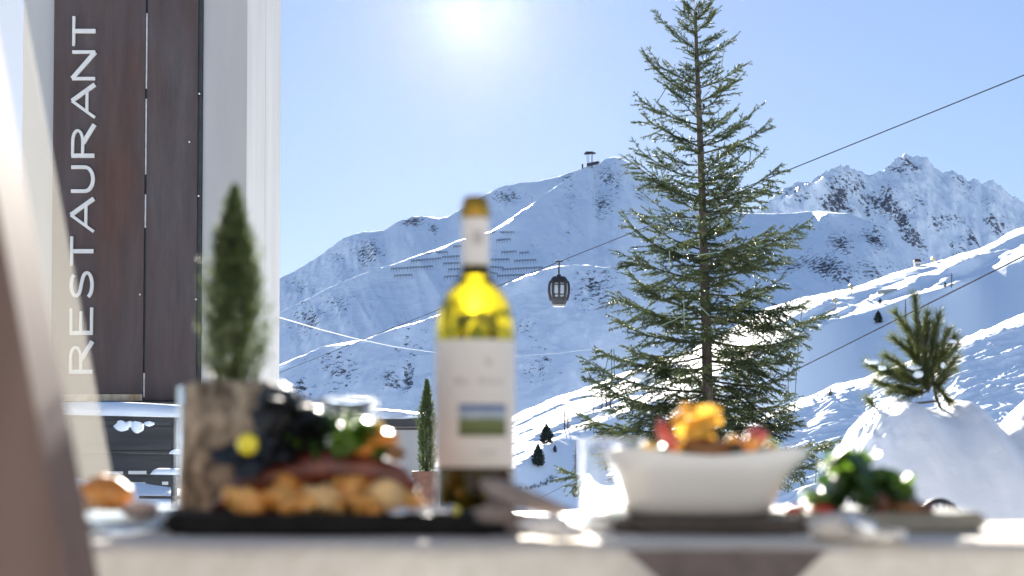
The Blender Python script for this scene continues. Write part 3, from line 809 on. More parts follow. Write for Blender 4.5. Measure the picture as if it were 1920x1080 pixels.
sh = [((1724, 705), (1716, 556), -.03), ((1716, 640), (1679, 586), .02), ((1738, 690), (1761, 590), .02), ((1752, 700), (1789, 632), -.02), ((1752, 700), (1797, 645), .06), ((1720, 672), (1674, 633), -.05), ((1722, 702), (1662, 668), .05),
      ((1712, 722), (1628, 682), -.06), ((1706, 735), (1642, 716), .03), ((1746, 712), (1782, 754), -.05), ((1755, 702), (1788, 692), .08), ((1730, 690), (1740, 606), .06), ((1728, 720), (1690, 700), -.10), ((1738, 725), (1735, 660), -.10),
      ((1735, 735), (1700, 740), -.06), ((1745, 690), (1770, 660), -.06), ((1726, 700), (1703, 640), -.06), ((1740, 735), (1722, 690), -.1), ((1752, 730), (1775, 705), -.04), ((1728, 730), (1668, 735), .1), ((1640, 765), (1628, 750), .05), ((1748, 660), (1752, 610), .1), ((1728, 660), (1697, 612), .08), ((1726, 650), (1738, 588), .1), ((1752, 690), (1778, 618), .1), ((1720, 690), (1650, 700), .12), ((1716, 715), (1660, 690), .02), ((1750, 725), (1792, 672), .05), ((1735, 700), (1712, 655), .12), ((1744, 715), (1757, 650), -.08), ((1722, 735), (1684, 725), -.12)]
n0, n1, s0, s1, ra, rb = [], [], [], [], [], []
stem = [W(1768, 775, DB), W(1757, 752, DB + .01), W(1748, 715, DB), W(1738, 680, DB), W(1728, 640, DB), W(1722, 600, DB)]
for a, b in zip(stem[:-1], stem[1:]): s0.append(a[:]); s1.append(b[:]); ra.append(.009); rb.append(.007)
for (xa, ya), (xb, yb), dp in sh:
    a, b = W(xa, ya, DB + dp * .2), W(xb, yb, DB + dp)
    near = min(stem, key=lambda p: (p - a).length)
    s0 += [near[:], a[:]]; s1 += [a[:], b[:]]; ra += [.006, .005]; rb += [.005, .003]
    m = 5
    for i in range(m):
        n0.append(a.lerp(b, i / m)[:]); n1.append(a.lerp(b, (i + 1) / m)[:])
V, F = tubes(s0, s1, ra, rb); link('stem', np_mesh('stem', V, F), M['bark'], pine)
V, F = needles(n0, n1, 2600, 0.056, 0.0026, fwd=1.7, jitter=1.0, seed=9); link('needles', np_mesh('needles', V, F), M['pine'], pine)
for x, y, w, h, dp in ((1714, 689, 26, 9, -.10), (1722, 702, 18, 13, -.11), (1635, 678, 26, 9, -.1), (1655, 690, 16, 9, -.1), (1785, 640, 18, 7, -.04), (1768, 685, 8, 12, -.1)):
    MB().blob(W(x, y, DB + dp), (w / 2 * SB, w / 3 * SB, h / 2 * SB), x, .35, 3, 1.5).build('snow_patch', M['snow'], pine, smooth=True)

# ------------------------------------------------------------------ ropeway
def p_cable(x, y, xa, da, xb, db):
    k = (x - xa) / (xb - xa); return W(x, y, 1 / (1 / da + (1 / db - 1 / da) * k))
def cable_pts(line, xa, da, xb, db, n=60):
    x0, x1 = line[0][0], line[-1][0]; P = []
    for i in range(n + 1):
        x = x0 + (x1 - x0) * i / n; P.append(p_cable(x, float(interp(line, x)), xa, da, xb, db))
    return P
CA = [(470, 712), (800, 580), (1048, 491), (1470, 322), (2060, 84)]
# one straight sagging rope: fit the height smoothly
CA = [(x, 491 - 0.3985 * (x - 1048) - 3.5e-6 * (x - 1048) ** 2) for x in range(460, 2081, 60)]
tag(MB().tube(cable_pts(CA, 1048, 79, 2050, 45), .022, 6).build('ropeway_cable', M['cable']), 'steel haul rope crossing the sky and carrying the larger gondola cabin', 'cable', 'ropeway cables')
CB = [(x, 690 - 0.5 * (x - 1500)) for x in range(940, 2021, 60)]
tag(MB().tube(cable_pts(CB, 1080, 190, 2000, 60), .035, 6).build('ropeway_cable', M['cable']), 'lower steel haul rope running past the young pine behind the spruce', 'cable', 'ropeway cables')
CC = [(470, 580), (525, 595), (600, 617), (660, 633), (740, 650), (810, 660), (890, 666), (970, 668), (1050, 662), (1130, 652), (1200, 641), (1260, 630)]
tag(MB().tube(cable_pts(CC, 525, 60, 1130, 170, 80), [.034 - .024 * min(1, i / 45) for i in range(81)], 6).build('slack_cable', M['palecable']), 'pale sagging cable in front of the mountain between tower and bottle', 'cable')

def gondola(cx, ytop, d, scale_px, label, emblem=False):
    """cabin hung from the rope: shell frame, panes, floor, hanger, grip. cx, ytop: pixel of the rope"""
    S = d / FPX; top = W(cx, ytop, d)
    k = scale_px * S                       # cabin height in metres
    root = empty('gondola_cabin', top, label=label, cat='gondola', group='gondola cabins')
    zc1 = top.z - 0.52 * k; zc0 = zc1 - k
    w = 0.72 * k
    # outline of the cabin: narrow roof, wide waist, narrower floor
    prof = [(0.0, .58), (.08, .68), (.20, .83), (.40, .97), (.55, 1.0), (.72, .95), (.88, .80), (.96, .66), (1.0, .52)]
    def half(t): return np.interp(t, [a for a, b in prof], [b for a, b in prof]) * w / 2
    def ring(t, off=0.0):
        h = half(t) - off; z = zc0 + t * k
        c = h * 0.35
        return [(top.x + sx * (h - (c if e else 0)), top.y + sy * (h * .9 - (0 if e else c)), z) for sx, sy, e in ((-1, -1, 1), (1, -1, 1), (1, -1, 0), (1, 1, 0), (1, 1, 1), (-1, 1, 1), (-1, 1, 0), (-1, -1, 0))][0:8]
    def shell(ts, off=0.0):
        mb = MB(); V = []; F = []
        for t in ts: V += ring(t, off)
        for i in range(len(ts) - 1):
            for j in range(8): F.append((i * 8 + j, i * 8 + (j + 1) % 8, i * 8 + 8 + (j + 1) % 8, i * 8 + 8 + j))
        F.append(tuple(range(8))[::-1]); F.append(tuple(range((len(ts) - 1) * 8, len(ts) * 8)))
        mb.add(V, F); return mb
    shell([.015, .05, .10, .16, .22, .27]).build('lower_shell', M['cabin'], root)
    shell([-.04, -.02, .012]).build('floor', M['cabinfloor'], root)
    shell([.77, .80, .86, .92, .97, 1.0]).build('roof', M['cabin'], root)
    # corner posts and mullions
    ts = [.18, .30, .45, .60, .72, .82]
    for j in range(8):
        MB().tube([ring(t, .01 * k)[j] for t in ts], .045 * k, 5).build('corner_post', M['cabin'], root)
    for sy in (-1, 1):
        for fx in (-.28, .0, .28):
            MB().tube([(top.x + fx * w * (half(t) * 2 / w), top.y + sy * half(t) * .9, zc0 + t * k) for t in ts], (.04 if fx == 0 else .03) * k, 5).build('mullion', M['cabin'], root)
        for t in (.36, .70):
            h = half(t); MB().tube([(top.x - h * .64, top.y + sy * h * .9, zc0 + t * k), (top.x + h * .64, top.y + sy * h * .9, zc0 + t * k)], .02 * k, 5).build('cross_bar', M['cabin'], root)
    pm = MB()
    V = []; F = []
    for t in ts: V += ring(t, .035 * k)
    for i in range(len(ts) - 1):
        for j in range(8): F.append((i * 8 + j, i * 8 + (j + 1) % 8, i * 8 + 8 + (j + 1) % 8, i * 8 + 8 + j))
    pm.add(V, F).build('window_panes', M['cabinglass'], root)
    # seats seen through the panes
    for sx in (-1, 1):
        MB().box((top.x + sx * half(.25) * .55, top.y, zc0 + .25 * k), (half(.3) * .35, half(.3) * 1.3, .10 * k), bev=.01).build('seat', M['cabin'], root)
    MB().tube([(top.x, top.y, zc1 - .02 * k), (top.x, top.y, zc1 + .28 * k), (top.x + .01 * k, top.y, top.z)], [.030 * k, .028 * k, .026 * k], 8).build('hanger', M['cabin'], root)
    MB().box((top.x, top.y, zc1 + .04 * k), (.14 * k, .14 * k, .06 * k), bev=.008).build('hanger_socket', M['cabin'], root)
    g = MB().box((top.x, top.y, top.z + .01 * k), (.26 * k, .10 * k, .05 * k), bev=.006)
    g.build('grip', M['cabin'], root)
    for sx in (-1, 1):
        MB().lathe([(0, -.02 * k), (.035 * k, -.02 * k), (.035 * k, .02 * k), (0, .02 * k)], (top.x + sx * .10 * k, top.y, top.z + .055 * k), 10).build('grip_wheel', M['bolt'], root)
    if emblem:
        y = top.y - half(.5) * .93
        MB().add([(top.x, y, zc0 + .68 * k), (top.x + .15 * k, y, zc0 + .48 * k), (top.x, y, zc0 + .30 * k), (top.x - .15 * k, y, zc0 + .48 * k),
                  (top.x, y + .02, zc0 + .68 * k), (top.x + .15 * k, y + .02, zc0 + .48 * k), (top.x, y + .02, zc0 + .30 * k), (top.x - .15 * k, y + .02, zc0 + .48 * k)],
                 [(0, 1, 2, 3), (7, 6, 5, 4), (0, 4, 5, 1), (1, 5, 6, 2), (2, 6, 7, 3), (3, 7, 4, 0)]).build('emblem', M['cream'], root)
    return root
def panemat():
    m, nt, b = newmat('cabin_pane')
    setp(b, rough=0.05); b.inputs['Base Color'].default_value = (0.55, 0.58, 0.62, 1)
    t = nt.nodes.new('ShaderNodeBsdfTransparent'); t.inputs[0].default_value = (0.75, 0.78, 0.8, 1)
    mx = nt.nodes.new('ShaderNodeMixShader'); mx.inputs[0].default_value = 0.45
    nt.links.new(t.outputs[0], mx.inputs[1]); nt.links.new(b.outputs[0], mx.inputs[2])
    nt.links.new(mx.outputs[0], nt.nodes['Material Output'].inputs['Surface'])
    return m
M['cabinglass'] = panemat()
gondola(1048, 491, 79, 54, 'dark gondola cabin with pale window panes hanging mid air beside the spruce')
gondola(1080, 900, 190, 21, 'tiny distant gondola cabin with pale diamond emblem beside the tumbler', True)

# ------------------------------------------------------------------ avalanche barriers
ORD = ['topmost', 'second', 'third', 'fourth', 'fifth', 'sixth', 'seventh', 'eighth', 'ninth', 'tenth', 'lowest']
FEN = [((919, 438), (964, 437)), ((931, 452), (957, 450)), ((794, 477), (839, 474)), ((850, 464), (866, 463)), ((771, 491), (827, 486)), ((829, 484), (862, 482)), ((733, 506), (812, 501)), ((739, 519), (773, 517)), ((831, 496), (863, 495)),
       ((841, 507), (863, 506)), ((833, 521), (861, 519)), ((940, 475), (968, 473)), ((974, 476), (992, 475)), ((919, 489), (955, 488)), ((964, 491), (1005, 489)), ((919, 502), (944, 504)), ((942, 507), (1017, 503)), ((932, 519), (989, 517)), ((919, 513), (933, 515))]
M['fence'] = mottled('barrier_wood', (0.035, 0.035, 0.04), (0.06, 0.06, 0.065), 1, 0.8)
FEN.sort(key=lambda q: q[0][1] + q[1][1])
cnt = {'left': 0, 'right': 0}
for (xa, ya), (xb, yb) in FEN:
    side_ = 'left' if xb < 890 else 'right'; cnt[side_] += 1
    flab = 'dark slatted avalanche fence %s of the bottle neck, %s from the top' % (side_, ORD[cnt[side_] - 1]) if cnt[side_] > 1 else 'dark slatted avalanche fence %s of the bottle neck, topmost of its side' % side_
    n = max(2, int((xb - xa) / 5)); P = [MAIN.at(xa + (xb - xa) * i / n, ya + (yb - ya) * i / n) for i in range(n + 1)]
    # keep the barrier as a straight run on the slope
    A, B = P[0], P[-1]; dm = (A.y + B.y) / 2
    A = W(xa, ya, MAIN.at(xa, ya).y - 4); B = W(xb, yb, MAIN.at(xb, yb).y - 4)
    mb = MB()
    for j in range(3): mb.tube([A + Vector((0, -j * .2, .4 + j * .8)), B + Vector((0, -j * .2, .4 + j * .8))], .22, 5)
    for i in range(n + 1):
        q = A.lerp(B, i / n); mb.tube([q + Vector((0, 0, -3)), q + Vector((0, -.5, 2.4))], .16, 4)
    tag(mb.build('avalanche_barrier', M['fence']), flab, 'barrier', 'avalanche barriers on the mountain')

# ------------------------------------------------------------------ lift station on the summit
pt = W(1106, 309, MAIN.at(1106, 312).y)
S = pt.y / FPX
st = empty('summit_station', pt, label='spindly lift tower with wide crossarm on the mountain top', cat='lift tower')
for dx, dt in ((-5, -2), (5, 2), (-2, -5), (3, 5)):
    MB().tube([pt + Vector((dx * S, dt * .5, -4)), pt + Vector((dx * 1.1 * S, dt * .5, 20 * S))], .5 * S, 5).build('leg', M['fence'], st)
MB().box(pt + Vector((0, 0, 21.5 * S)), (22 * S, 8 * S, 2.2 * S), bev=.4, ry=-.06).build('crossarm', M['fence'], st)
MB().box(pt + Vector((-1 * S, 0, 24 * S)), (15 * S, 6 * S, 1.6 * S), bev=.3).build('crossarm', M['fence'], st)
MB().box(pt + Vector((6 * S, 0, 2.2 * S)), (24 * S, 9 * S, 5 * S), bev=1, ry=-.2).build('platform', M['fence'], st)
MB().box(pt + Vector((-14 * S, 0, -3 * S)), (3 * S, 3 * S, 9 * S), bev=.4).build('mast', M['fence'], st)

# ------------------------------------------------------------------ trees, huts and machines on the hill
def conifer(terr, px, py, hpx, wpx, label, seed):
    b = terr.at(px, py); S = b.y / FPX; g = random.Random(seed); H = hpx * S; Wd = wpx * S / 2
    root = empty('conifer', b, label=label, cat='tree', group='dark conifers on the ski hill')
    MB().tube([b - Vector((0, 0, H * .08)), b + Vector((0, 0, H * .9))], [H * .03, H * .006], 6).build('trunk', M['bark'], root)
    n0, n1 = [], []
    wpx *= 1.15; Wd *= 1.15; N = int(60 + hpx * 9)
    for i in range(N):
        t = g.random() ** .8; z = H * (.04 + .92 * t); r = Wd * (math.sin(min(1, (1 - t) * 1.5) * math.pi / 2)) * g.uniform(.3, 1)
        a = g.uniform(0, 6.283); c = Vector((math.cos(a), math.sin(a), 0))
        p = b + Vector((0, 0, z)) + c * r * .4; q = b + Vector((0, 0, z + H * g.uniform(-.02, .07))) + c * r
        n0.append(p[:]); n1.append(q[:])
    V, F = needles(n0, n1, 26 / (Wd * .6), Wd * .26, Wd * .085, fwd=.8, seed=seed)
    link('crown', np_mesh('crown', V, F), M['fartree'], root)
conifer(HILL, 1025, 832, 36, 24, 'dark conifer with snow round it below the sunlit piste, right of its neighbour', 1)
conifer(HILL, 1009, 876, 41, 23, 'dark bushy conifer closest to the bottle on the shaded slope', 2)
conifer(HILL, 1040, 849, 14, 8, 'tiny dark conifer between bottle and tumbler on the shaded slope', 3)
conifer(HILL, 1647, 604, 22, 16, 'round dark conifer alone on the shaded slope left of the young pine', 4)
conifer(HILL, 1651, 570, 12, 7, 'small dark conifer standing just above the round one', 5)
conifer(NEAR, 1557, 742, 14, 8, 'small conifer on the edge of the churned piste', 6)
conifer(HILL, 1773, 538, 10, 6, 'small dark conifer beside a bare tree on the sunlit ridge', 7)
def larch(px, py, hpx, label, seed, w=.22):
    b = HILL.at(px, py); S = b.y / FPX; g = random.Random(seed); H = hpx * S
    root = empty('bare_larch', b, label=label, cat='tree', group='bare larches on the ski hill')
    MB().tube([b - Vector((0, 0, H * .05)), b + Vector((g.uniform(-.02, .02) * H, 0, H))], [.030 * H, .008 * H], 6).build('trunk', M['larch'], root)
    s0, s1, a_, c_ = [], [], [], []
    for i in range(70):
        t = g.uniform(.12, .98); L = H * w * (1 - t * .75) * g.uniform(.4, 1); a = g.uniform(0, 6.283)
        p = b + Vector((0, 0, H * t)); q = p + Vector((math.cos(a) * L, math.sin(a) * L, L * g.uniform(-.15, .25)))
        s0.append(p[:]); s1.append(q[:]); a_.append(.007 * H); c_.append(.004 * H)
        for k in range(3):
            m = p.lerp(q, g.uniform(.3, 1)); s0.append(m[:]); s1.append((m + Vector((g.uniform(-1, 1), g.uniform(-1, 1), g.uniform(-.8, .3))) * L * .35)[:]); a_.append(.005 * H); c_.append(.003 * H)
    V, F = tubes(s0, s1, a_, c_); link('branches', np_mesh('branches', V, F), M['larch'], root)
larch(1058, 808, 52, 'bare larch standing on the lit piste edge, left of the pair', 1); larch(1065, 806, 48, 'bare larch just right of its twin on the lit piste edge', 2)
for i, (x, h, lab) in enumerate(((1112, 34, 'short bare larch at the left of the group behind the spruce'), (1128, 58, 'bare larch in the group behind the left spruce bough, leftmost tall one'), (1137, 62, 'tallest bare larch in the group behind the left spruce bough'), (1145, 56, 'bare larch at the right of the group behind the left spruce bough'))):
    larch(x, 778 - i * 2, h, lab, 10 + i)
larch(1079, 888, 62, 'bare larch rising next to the tumbler', 20, .16)
larch(1700, 610, 50, 'bare larch half hidden behind the young pine', 21, .14)
larch(1786, 540, 28, 'bare grey tree on the sunlit ridge at the right', 22, .3)
larch(1655, 690, 26, 'thin bare larch left of the young pine', 23, .2)
# low scrub above the terrace edge
for i, (x, y) in enumerate(((972, 918), (990, 917), (1006, 914), (1018, 909), (1030, 904), (1036, 898))):
    b = HILL.at(x, y); S = b.y / FPX
    n0 = [(b + Vector((rnd.uniform(-7, 7) * S, rnd.uniform(-2, 2), rnd.uniform(-1, 2) * S)))[:] for _ in range(30)]
    n1 = [(Vector(p) + Vector((rnd.uniform(-2, 2) * S, 0, rnd.uniform(2, 6) * S)))[:] for p in n0]
    V, F = needles(n0, n1, 6, 3 * S, .8 * S, seed=40 + i)
    tag(link('scrub_bush', np_mesh('scrub_bush', V, F), M['fartree']), 'low dark scrub bush beside the bottle base, %s of six from the left' % ['first', 'second', 'third', 'fourth', 'fifth', 'sixth'][i], 'bush', 'scrub bushes beside the bottle')
# hut
hp = HILL.at(1722, 498); hp.z -= .3; S = hp.y / FPX
hut = empty('mountain_hut', hp, label='small brown roofed hut on the skyline of the ski hill', cat='hut')
M['hutwall'] = mottled('hut_wall', (.55, .54, .52), (.66, .65, .63), 1, .7); M['hutroof'] = mottled('hut_roof', (.10, .055, .045), (.16, .08, .06), 1, .8)
MB().box(hp + Vector((0, 0, 5 * S)), (11 * S, 9 * S, 9 * S)).build('wall', M['hutwall'], hut)
a = 7.5 * S
MB().add([hp + Vector((x * S, y * S, z * S)) for x, y, z in ((-7, -6, 9.6), (7, -6, 9.6), (7, 6, 9.6), (-7, 6, 9.6), (-5, 0, 15.5), (5, 0, 15.5))], [(0, 1, 5, 4), (2, 3, 4, 5), (1, 2, 5), (3, 0, 4), (3, 2, 1, 0)]).build('roof', M['hutroof'], hut)
for dx in (-3, 0, 3): MB().box(hp + Vector((dx * S, -4.6 * S, 4.5 * S)), (1.4 * S, .3 * S, 2.4 * S)).build('window', M['dark'], hut)
# snow shed
sp = HILL.at(1666, 549); S = sp.y / FPX
shed = empty('snow_shed', sp, label='long low grey shed half buried in the sunlit piste', cat='shed')
M['shed'] = mottled('shed_grey', (.30, .31, .29), (.40, .41, .38), .6, .8)
MB().box(sp + Vector((0, 0, 3.2 * S)), (36 * S, 7 * S, 7 * S), ry=-.10, bev=.1).build('wall', M['shed'], shed)
MB().box(sp + Vector((0, 0, 7.3 * S)), (38 * S, 9 * S, .9 * S), ry=-.10, bev=.05).build('roof', M['snow'], shed)
# snow cannons
M['yellow'] = mottled('machine_yellow', (.42, .30, .07), (.55, .40, .12), 2, .5)
for x, y, h, lab in ((1597, 553, 17, 'yellow snow cannon on a post on the sunlit piste, upper of two'), (1568, 576, 16, 'yellow snow cannon on the piste edge beside the spruce, lower of two'), (1752, 492, 8, 'little yellow snow cannon to the right of the hut')):
    p = HILL.at(x, y); S = p.y / FPX
    c = empty('snow_cannon', p, label=lab, cat='snow cannon', group='snow cannons on the piste')
    MB().tube([p - Vector((0, 0, 2 * S)), p + Vector((0, 0, h * .6 * S))], .9 * S, 6).build('post', M['yellow'], c)
    MB().tube([p + Vector((-3 * S, 0, h * S)), p + Vector((0, 0, h * .72 * S)), p + Vector((3 * S, 0, h * .55 * S))], [2.6 * S, 2.2 * S, 1.8 * S], 10).build('barrel', M['yellow'], c)
    MB().tube([p + Vector((-3.6 * S, 0, h * 1.04 * S)), p + Vector((-2.9 * S, 0, h * .99 * S))], 2.9 * S, 10).build('nozzle_ring', M['dark'], c)
# skiers far off along the skyline
M['skier'] = mottled('dark_ski_suit', (.03, .03, .04), (.10, .05, .05), .5, .7)
for i, x in enumerate((1566, 1600, 1648, 1668, 1682, 1690, 1790, 1795)):
    y = float(interp(HILL_SKY, x)) + 2
    p = HILL.at(x, y); S = p.y / FPX
    mb = MB(); q = 1.75
    mb.tube([p + Vector((-.12, 0, -.1)), p + Vector((-.10, .02, .45)), p + Vector((-.08, 0, .85)), p + Vector((0, 0, 1.1)), p + Vector((0, 0, 1.4)), p + Vector((0, 0, 1.5)), p + Vector((0, 0, 1.6)), p + Vector((0, 0, 1.75))], [.10, .11, .16, .20, .24, .09, .14, .06], 8)
    tag(mb.build('person', M['skier'], smooth=True), 'tiny dark clad skier on the ski hill skyline, %s from the left' % ['first', 'second', 'third', 'fourth', 'fifth', 'sixth', 'seventh', 'eighth'][i], 'person', 'skiers on the skyline')

# ------------------------------------------------------------------ potted conifer and chair on the terrace
def foliage_cone(root, c, H, Wd, n, mat, seed, shape, leaf=.012, name='foliage'):
    g = np.random.default_rng(seed)
    t = g.random(n) ** .85; a = g.random(n) * 6.283; rr = np.sqrt(g.random(n)) * .55 + .45 * g.random(n) ** .3
    rad = np.interp(t, [p for p, q in shape], [q for p, q in shape]) * Wd / 2
    lump = 1 + .42 * np.sin(a * 3 + t * 17) * np.sin(t * 27 + a) + .20 * g.normal(size=n) + .35 * (g.random(n) < .15) * g.random(n)
    r = rad * rr * lump
    P0 = np.stack([c[0] + r * .75 * np.cos(a), c[1] + r * .75 * np.sin(a), c[2] + t * H - leaf], 1)
    P1 = np.stack([c[0] + r * np.cos(a), c[1] + r * np.sin(a), c[2] + t * H + leaf * 1.6], 1)
    V, F = needles(P0, P1, 9 / (leaf * 2.6), leaf * .8, leaf * .28, fwd=1.2, seed=seed)
    return link(name, np_mesh(name, V, F), mat, root)
SH = [(0, .55), (.10, .80), (.30, 1.0), (.48, .86), (.60, .60), (.74, .50), (.86, .34), (.95, .2), (1, .05)]
M['terracotta'] = mottled('terracotta', (.15, .07, .045), (.22, .10, .06), 20, .7)
M['soil'] = mottled('soil', (.02, .015, .01), (.05, .035, .025), 60, .9)
dT = 12.0; p = W(800, 890, dT); g0 = ground_z(p.x, dT)
tj = empty('potted_thuja', (p.x, dT, g0), label='slim dark potted conifer in a terracotta pot left of the bottle', cat='potted plant')
MB().lathe([(0, 0), (.085, 0), (.11, p.z - g0 - .02), (.125, p.z - g0 - .02), (.125, p.z - g0 + .03), (.11, p.z - g0 + .03), (.105, p.z - g0 - .01), (0, p.z - g0 - .01)], (p.x, dT, g0), 24).build('pot', M['terracotta'], tj, smooth=False)
MB().tube([(p.x, dT, p.z - .03), (p.x, dT, p.z + .55)], [.015, .006], 6).build('stem', M['bark'], tj)
foliage_cone(tj, (p.x, dT, p.z), (890 - 722) * dT / FPX, 40 * dT / FPX, 900, M['cypress'], 4, [(0, .5), (.2, 1), (.5, .9), (.8, .5), (1, .1)], .03)

M['chair'] = mottled('dark_rattan', (.02, .018, .018), (.045, .04, .04), 12, .6)
M['chairpale'] = mottled('pale_cushion', (.42, .40, .40), (.55, .53, .52), 12, .8)
dC = 3.3; S = dC / FPX
ch = empty('terrace_chair', (xpx(1770, 950, dC), dC, 0), label='striped rounded chair back showing just above the right plate', cat='chair')
xc, zt = xpx(1770, 950, dC), zpx(940, dC)
for i in range(7):
    x = xpx(1738 + i * 11, 950, dC); k = (i - 3) / 3
    zz = zt - .022 * k * k
    MB().tube([(x, dC - .0, .43), (x, dC, zz - .05), (x + .003, dC + .012, zz - .012), (x + .006, dC + .04, zz)], [.005, .005, .005, .004], 6).build('slat', M['chair'], ch)
MB().tube([(xpx(1738 + i * 1.1, 950, dC), dC + .045, zt - .022 * ((i - 30) / 30) ** 2) for i in range(0, 61, 5)], .007, 6).build('top_rail', M['chair'], ch)
MB().box((xc, dC + .075, (zt + .43) / 2), (68 * S, .03, zt - .47), bev=.01).build('back_cushion', M['chairpale'], ch)
MB().box((xc, dC + .22, .43), (.40, .42, .05), bev=.015).build('seat', M['chairpale'], ch)
for sx in (-1, 1):
    for sy in (0, 1):
        MB().tube([(xc + sx * .17, dC + .04 + sy * .36, -.02), (xc + sx * .17, dC + .04 + sy * .36, .41)], .012, 6).build('leg', M['chair'], ch)

# ------------------------------------------------------------------ table
TZ = 0.75
M['cloth'] = mottled('beige_tablecloth', (.56, .51, .43), (.63, .58, .50), 60, .85, .15, .002)
M['taupe'] = mottled('taupe_sheet', (.075, .055, .053), (.105, .08, .075), 60, .85)
M['wood'] = mottled('table_wood', (.10, .06, .035), (.18, .11, .06), 8, .6, stretch=(.2, 4, 4))
table = empty('dining_table', (0, 1.25, 0), label='wooden dining table under the beige cloth, seen at its edge', cat='table')
MB().box((0, 1.2675, TZ - .025), (2.5, .27, .035), bev=.004).build('table_top', M['wood'], table)
for sx in (-1, 1):
    for sy in (-1, 1):
        MB().box((sx * 1.1, 1.26 + sy * .11, (TZ - .045) / 2 - .01), (.06, .06, TZ - .04), bev=.004).build('leg', M['wood'], table)
# tablecloth: top, rounded front edge, hanging front
y0, y1 = 1.115, 1.42
prof = [(y1 + .006, TZ - .16, 1), (y1 + .004, TZ - .04, .4), (y1, TZ - .004, 0), (y1 - .006, TZ, 0)] + [(y1 - (y1 - y0 - .012) * i / 6, TZ, 0) for i in range(1, 7)]
prof += [(y0 + .012 - .012 * math.sin(a), TZ - .012 + .012 * math.cos(a), 0) for a in (.4, .8, 1.2, 1.57)]
prof += [(y0, TZ - .012 - .03 * i, min(1, i / 5)) for i in range(1, 15)]
xs = np.linspace(-1.3, 1.3, 220); V = []
fold = .010 * np.sin(xs * 23) + .008 * np.sin(xs * 41 + 1) + .006 * np.sin(xs * 11)
for (yy, zz, k) in prof:
    for x, f in zip(xs, fold): V.append((x, yy - abs(k) * (f + .012) * (1 if yy < 1.3 else -1), zz + .0006 * math.sin(x * 37 + yy * 90)))
n = len(xs); idx = np.arange(len(V)).reshape(len(prof), n)
CF = np.stack([idx[:-1, :-1], idx[1:, :-1], idx[1:, 1:], idx[:-1, 1:]], -1).reshape(-1, 4)
tag(link('tablecloth', np_mesh('tablecloth', V, CF), M['cloth'], smooth=True), 'beige tablecloth hanging over the near table edge', 'tablecloth')
# dark taupe sheet narrowing downwards on the table front
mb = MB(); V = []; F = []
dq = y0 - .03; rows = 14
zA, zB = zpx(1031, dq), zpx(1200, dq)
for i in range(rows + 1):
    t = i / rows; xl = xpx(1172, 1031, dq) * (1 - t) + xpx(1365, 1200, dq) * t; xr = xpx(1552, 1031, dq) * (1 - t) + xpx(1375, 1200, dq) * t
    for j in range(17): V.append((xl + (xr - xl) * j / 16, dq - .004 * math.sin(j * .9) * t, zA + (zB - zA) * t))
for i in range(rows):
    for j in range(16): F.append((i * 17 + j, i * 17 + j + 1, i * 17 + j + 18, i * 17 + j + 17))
tag(mb.add(V, F).build('taupe_front_sheet', M['taupe'], smooth=True), 'dark taupe sheet narrowing down the front of the table', 'cloth')

# ------------------------------------------------------------------ wine bottle
dB = 1.33; kB = dB / FPX
bcx = xpx(891, 700, dB)
zB = lambda y: zpx(y, dB)
bot = empty('wine_bottle', (bcx, dB, TZ), label='half backlit white wine bottle with olive glass and pale label', cat='bottle')
def bottlemat():
    m, nt, b = newmat('olive_glass')
    b.inputs['Base Color'].default_value = (0.50, 0.39, 0.010, 1); setp(b, rough=0.03, ior=1.36, trans=1.0)
    return m
M['bottle'] = bottlemat()
out = [(0, 988), (66, 988), (72, 984), (74, 978), (74, 900), (74, 760), (74, 625), (73, 612), (71, 596), (67, 578), (60, 561), (51, 547), (41, 535), (33, 525), (28.5, 514), (26, 500), (25, 470), (24.5, 430), (24.5, 411), (27, 409), (27.5, 396), (26, 388), (24, 386), (23, 376), (21, 372), (0, 372)]
body = MB().lathe([(r * kB, zB(y) - TZ) for r, y in out], (bcx, dB, TZ + .0008), 64).build('glass_body', M['bottle'], bot, smooth=True)
def shell(name, ya, yb, rpx, a0, a1, mat, parent, n=48, off=.0004, m=2):
    """curved paper patch on the bottle; angles in degrees round from the viewer's side"""
    mb = MB(); V = []; F = []
    for i in range(m + 1):
        z = zB(ya + (yb - ya) * i / m)
        for j in range(n + 1):
            a = math.radians(a0 + (a1 - a0) * j / n - 90); r = rpx * kB + off
            V.append((bcx + r * math.cos(a), dB + r * math.sin(a), z))
    for i in range(m):
        for j in range(n): F.append((i * (n + 1) + j, i * (n + 1) + j + 1, (i + 1) * (n + 1) + j + 1, (i + 1) * (n + 1) + j))
    return mb.add(V, F).build(name, mat, parent, smooth=True)
M['paper'] = mottled('label_paper', (.60, .58, .55), (.64, .62, .59), 40, .75)
M['print'] = mottled('grey_print', (.36, .34, .32), (.44, .42, .40), 40, .8)
lab = shell('label', 641, 875, 74, -100, 100, M['paper'], bot)
cap = shell('neck_label', 411, 501, 25.2, -180, 180, M['paper'], bot)
M['foil'] = mottled('gold_foil', (.34, .20, .02), (.48, .30, .04), 80, .25, metal=.6)
MB().lathe([(27.6 * kB, zB(410) - TZ), (28.2 * kB, zB(396) - TZ), (26.6 * kB, zB(387) - TZ), (24.8 * kB, zB(385) - TZ), (23.6 * kB, zB(376) - TZ), (20 * kB, zB(370.5) - TZ), (0, zB(369.5) - TZ)], (bcx, dB, TZ), 40).build('capsule', M['foil'], bot, smooth=True)
MB().lathe([(29.6 * kB, zB(519) - TZ), (27.4 * kB, zB(508) - TZ), (26.6 * kB, zB(501.5) - TZ)], (bcx, dB, TZ), 40).build('capsule_skirt', mottled('dark_foil', (.035, .026, .012), (.06, .045, .02), 80, .4), bot, smooth=True)
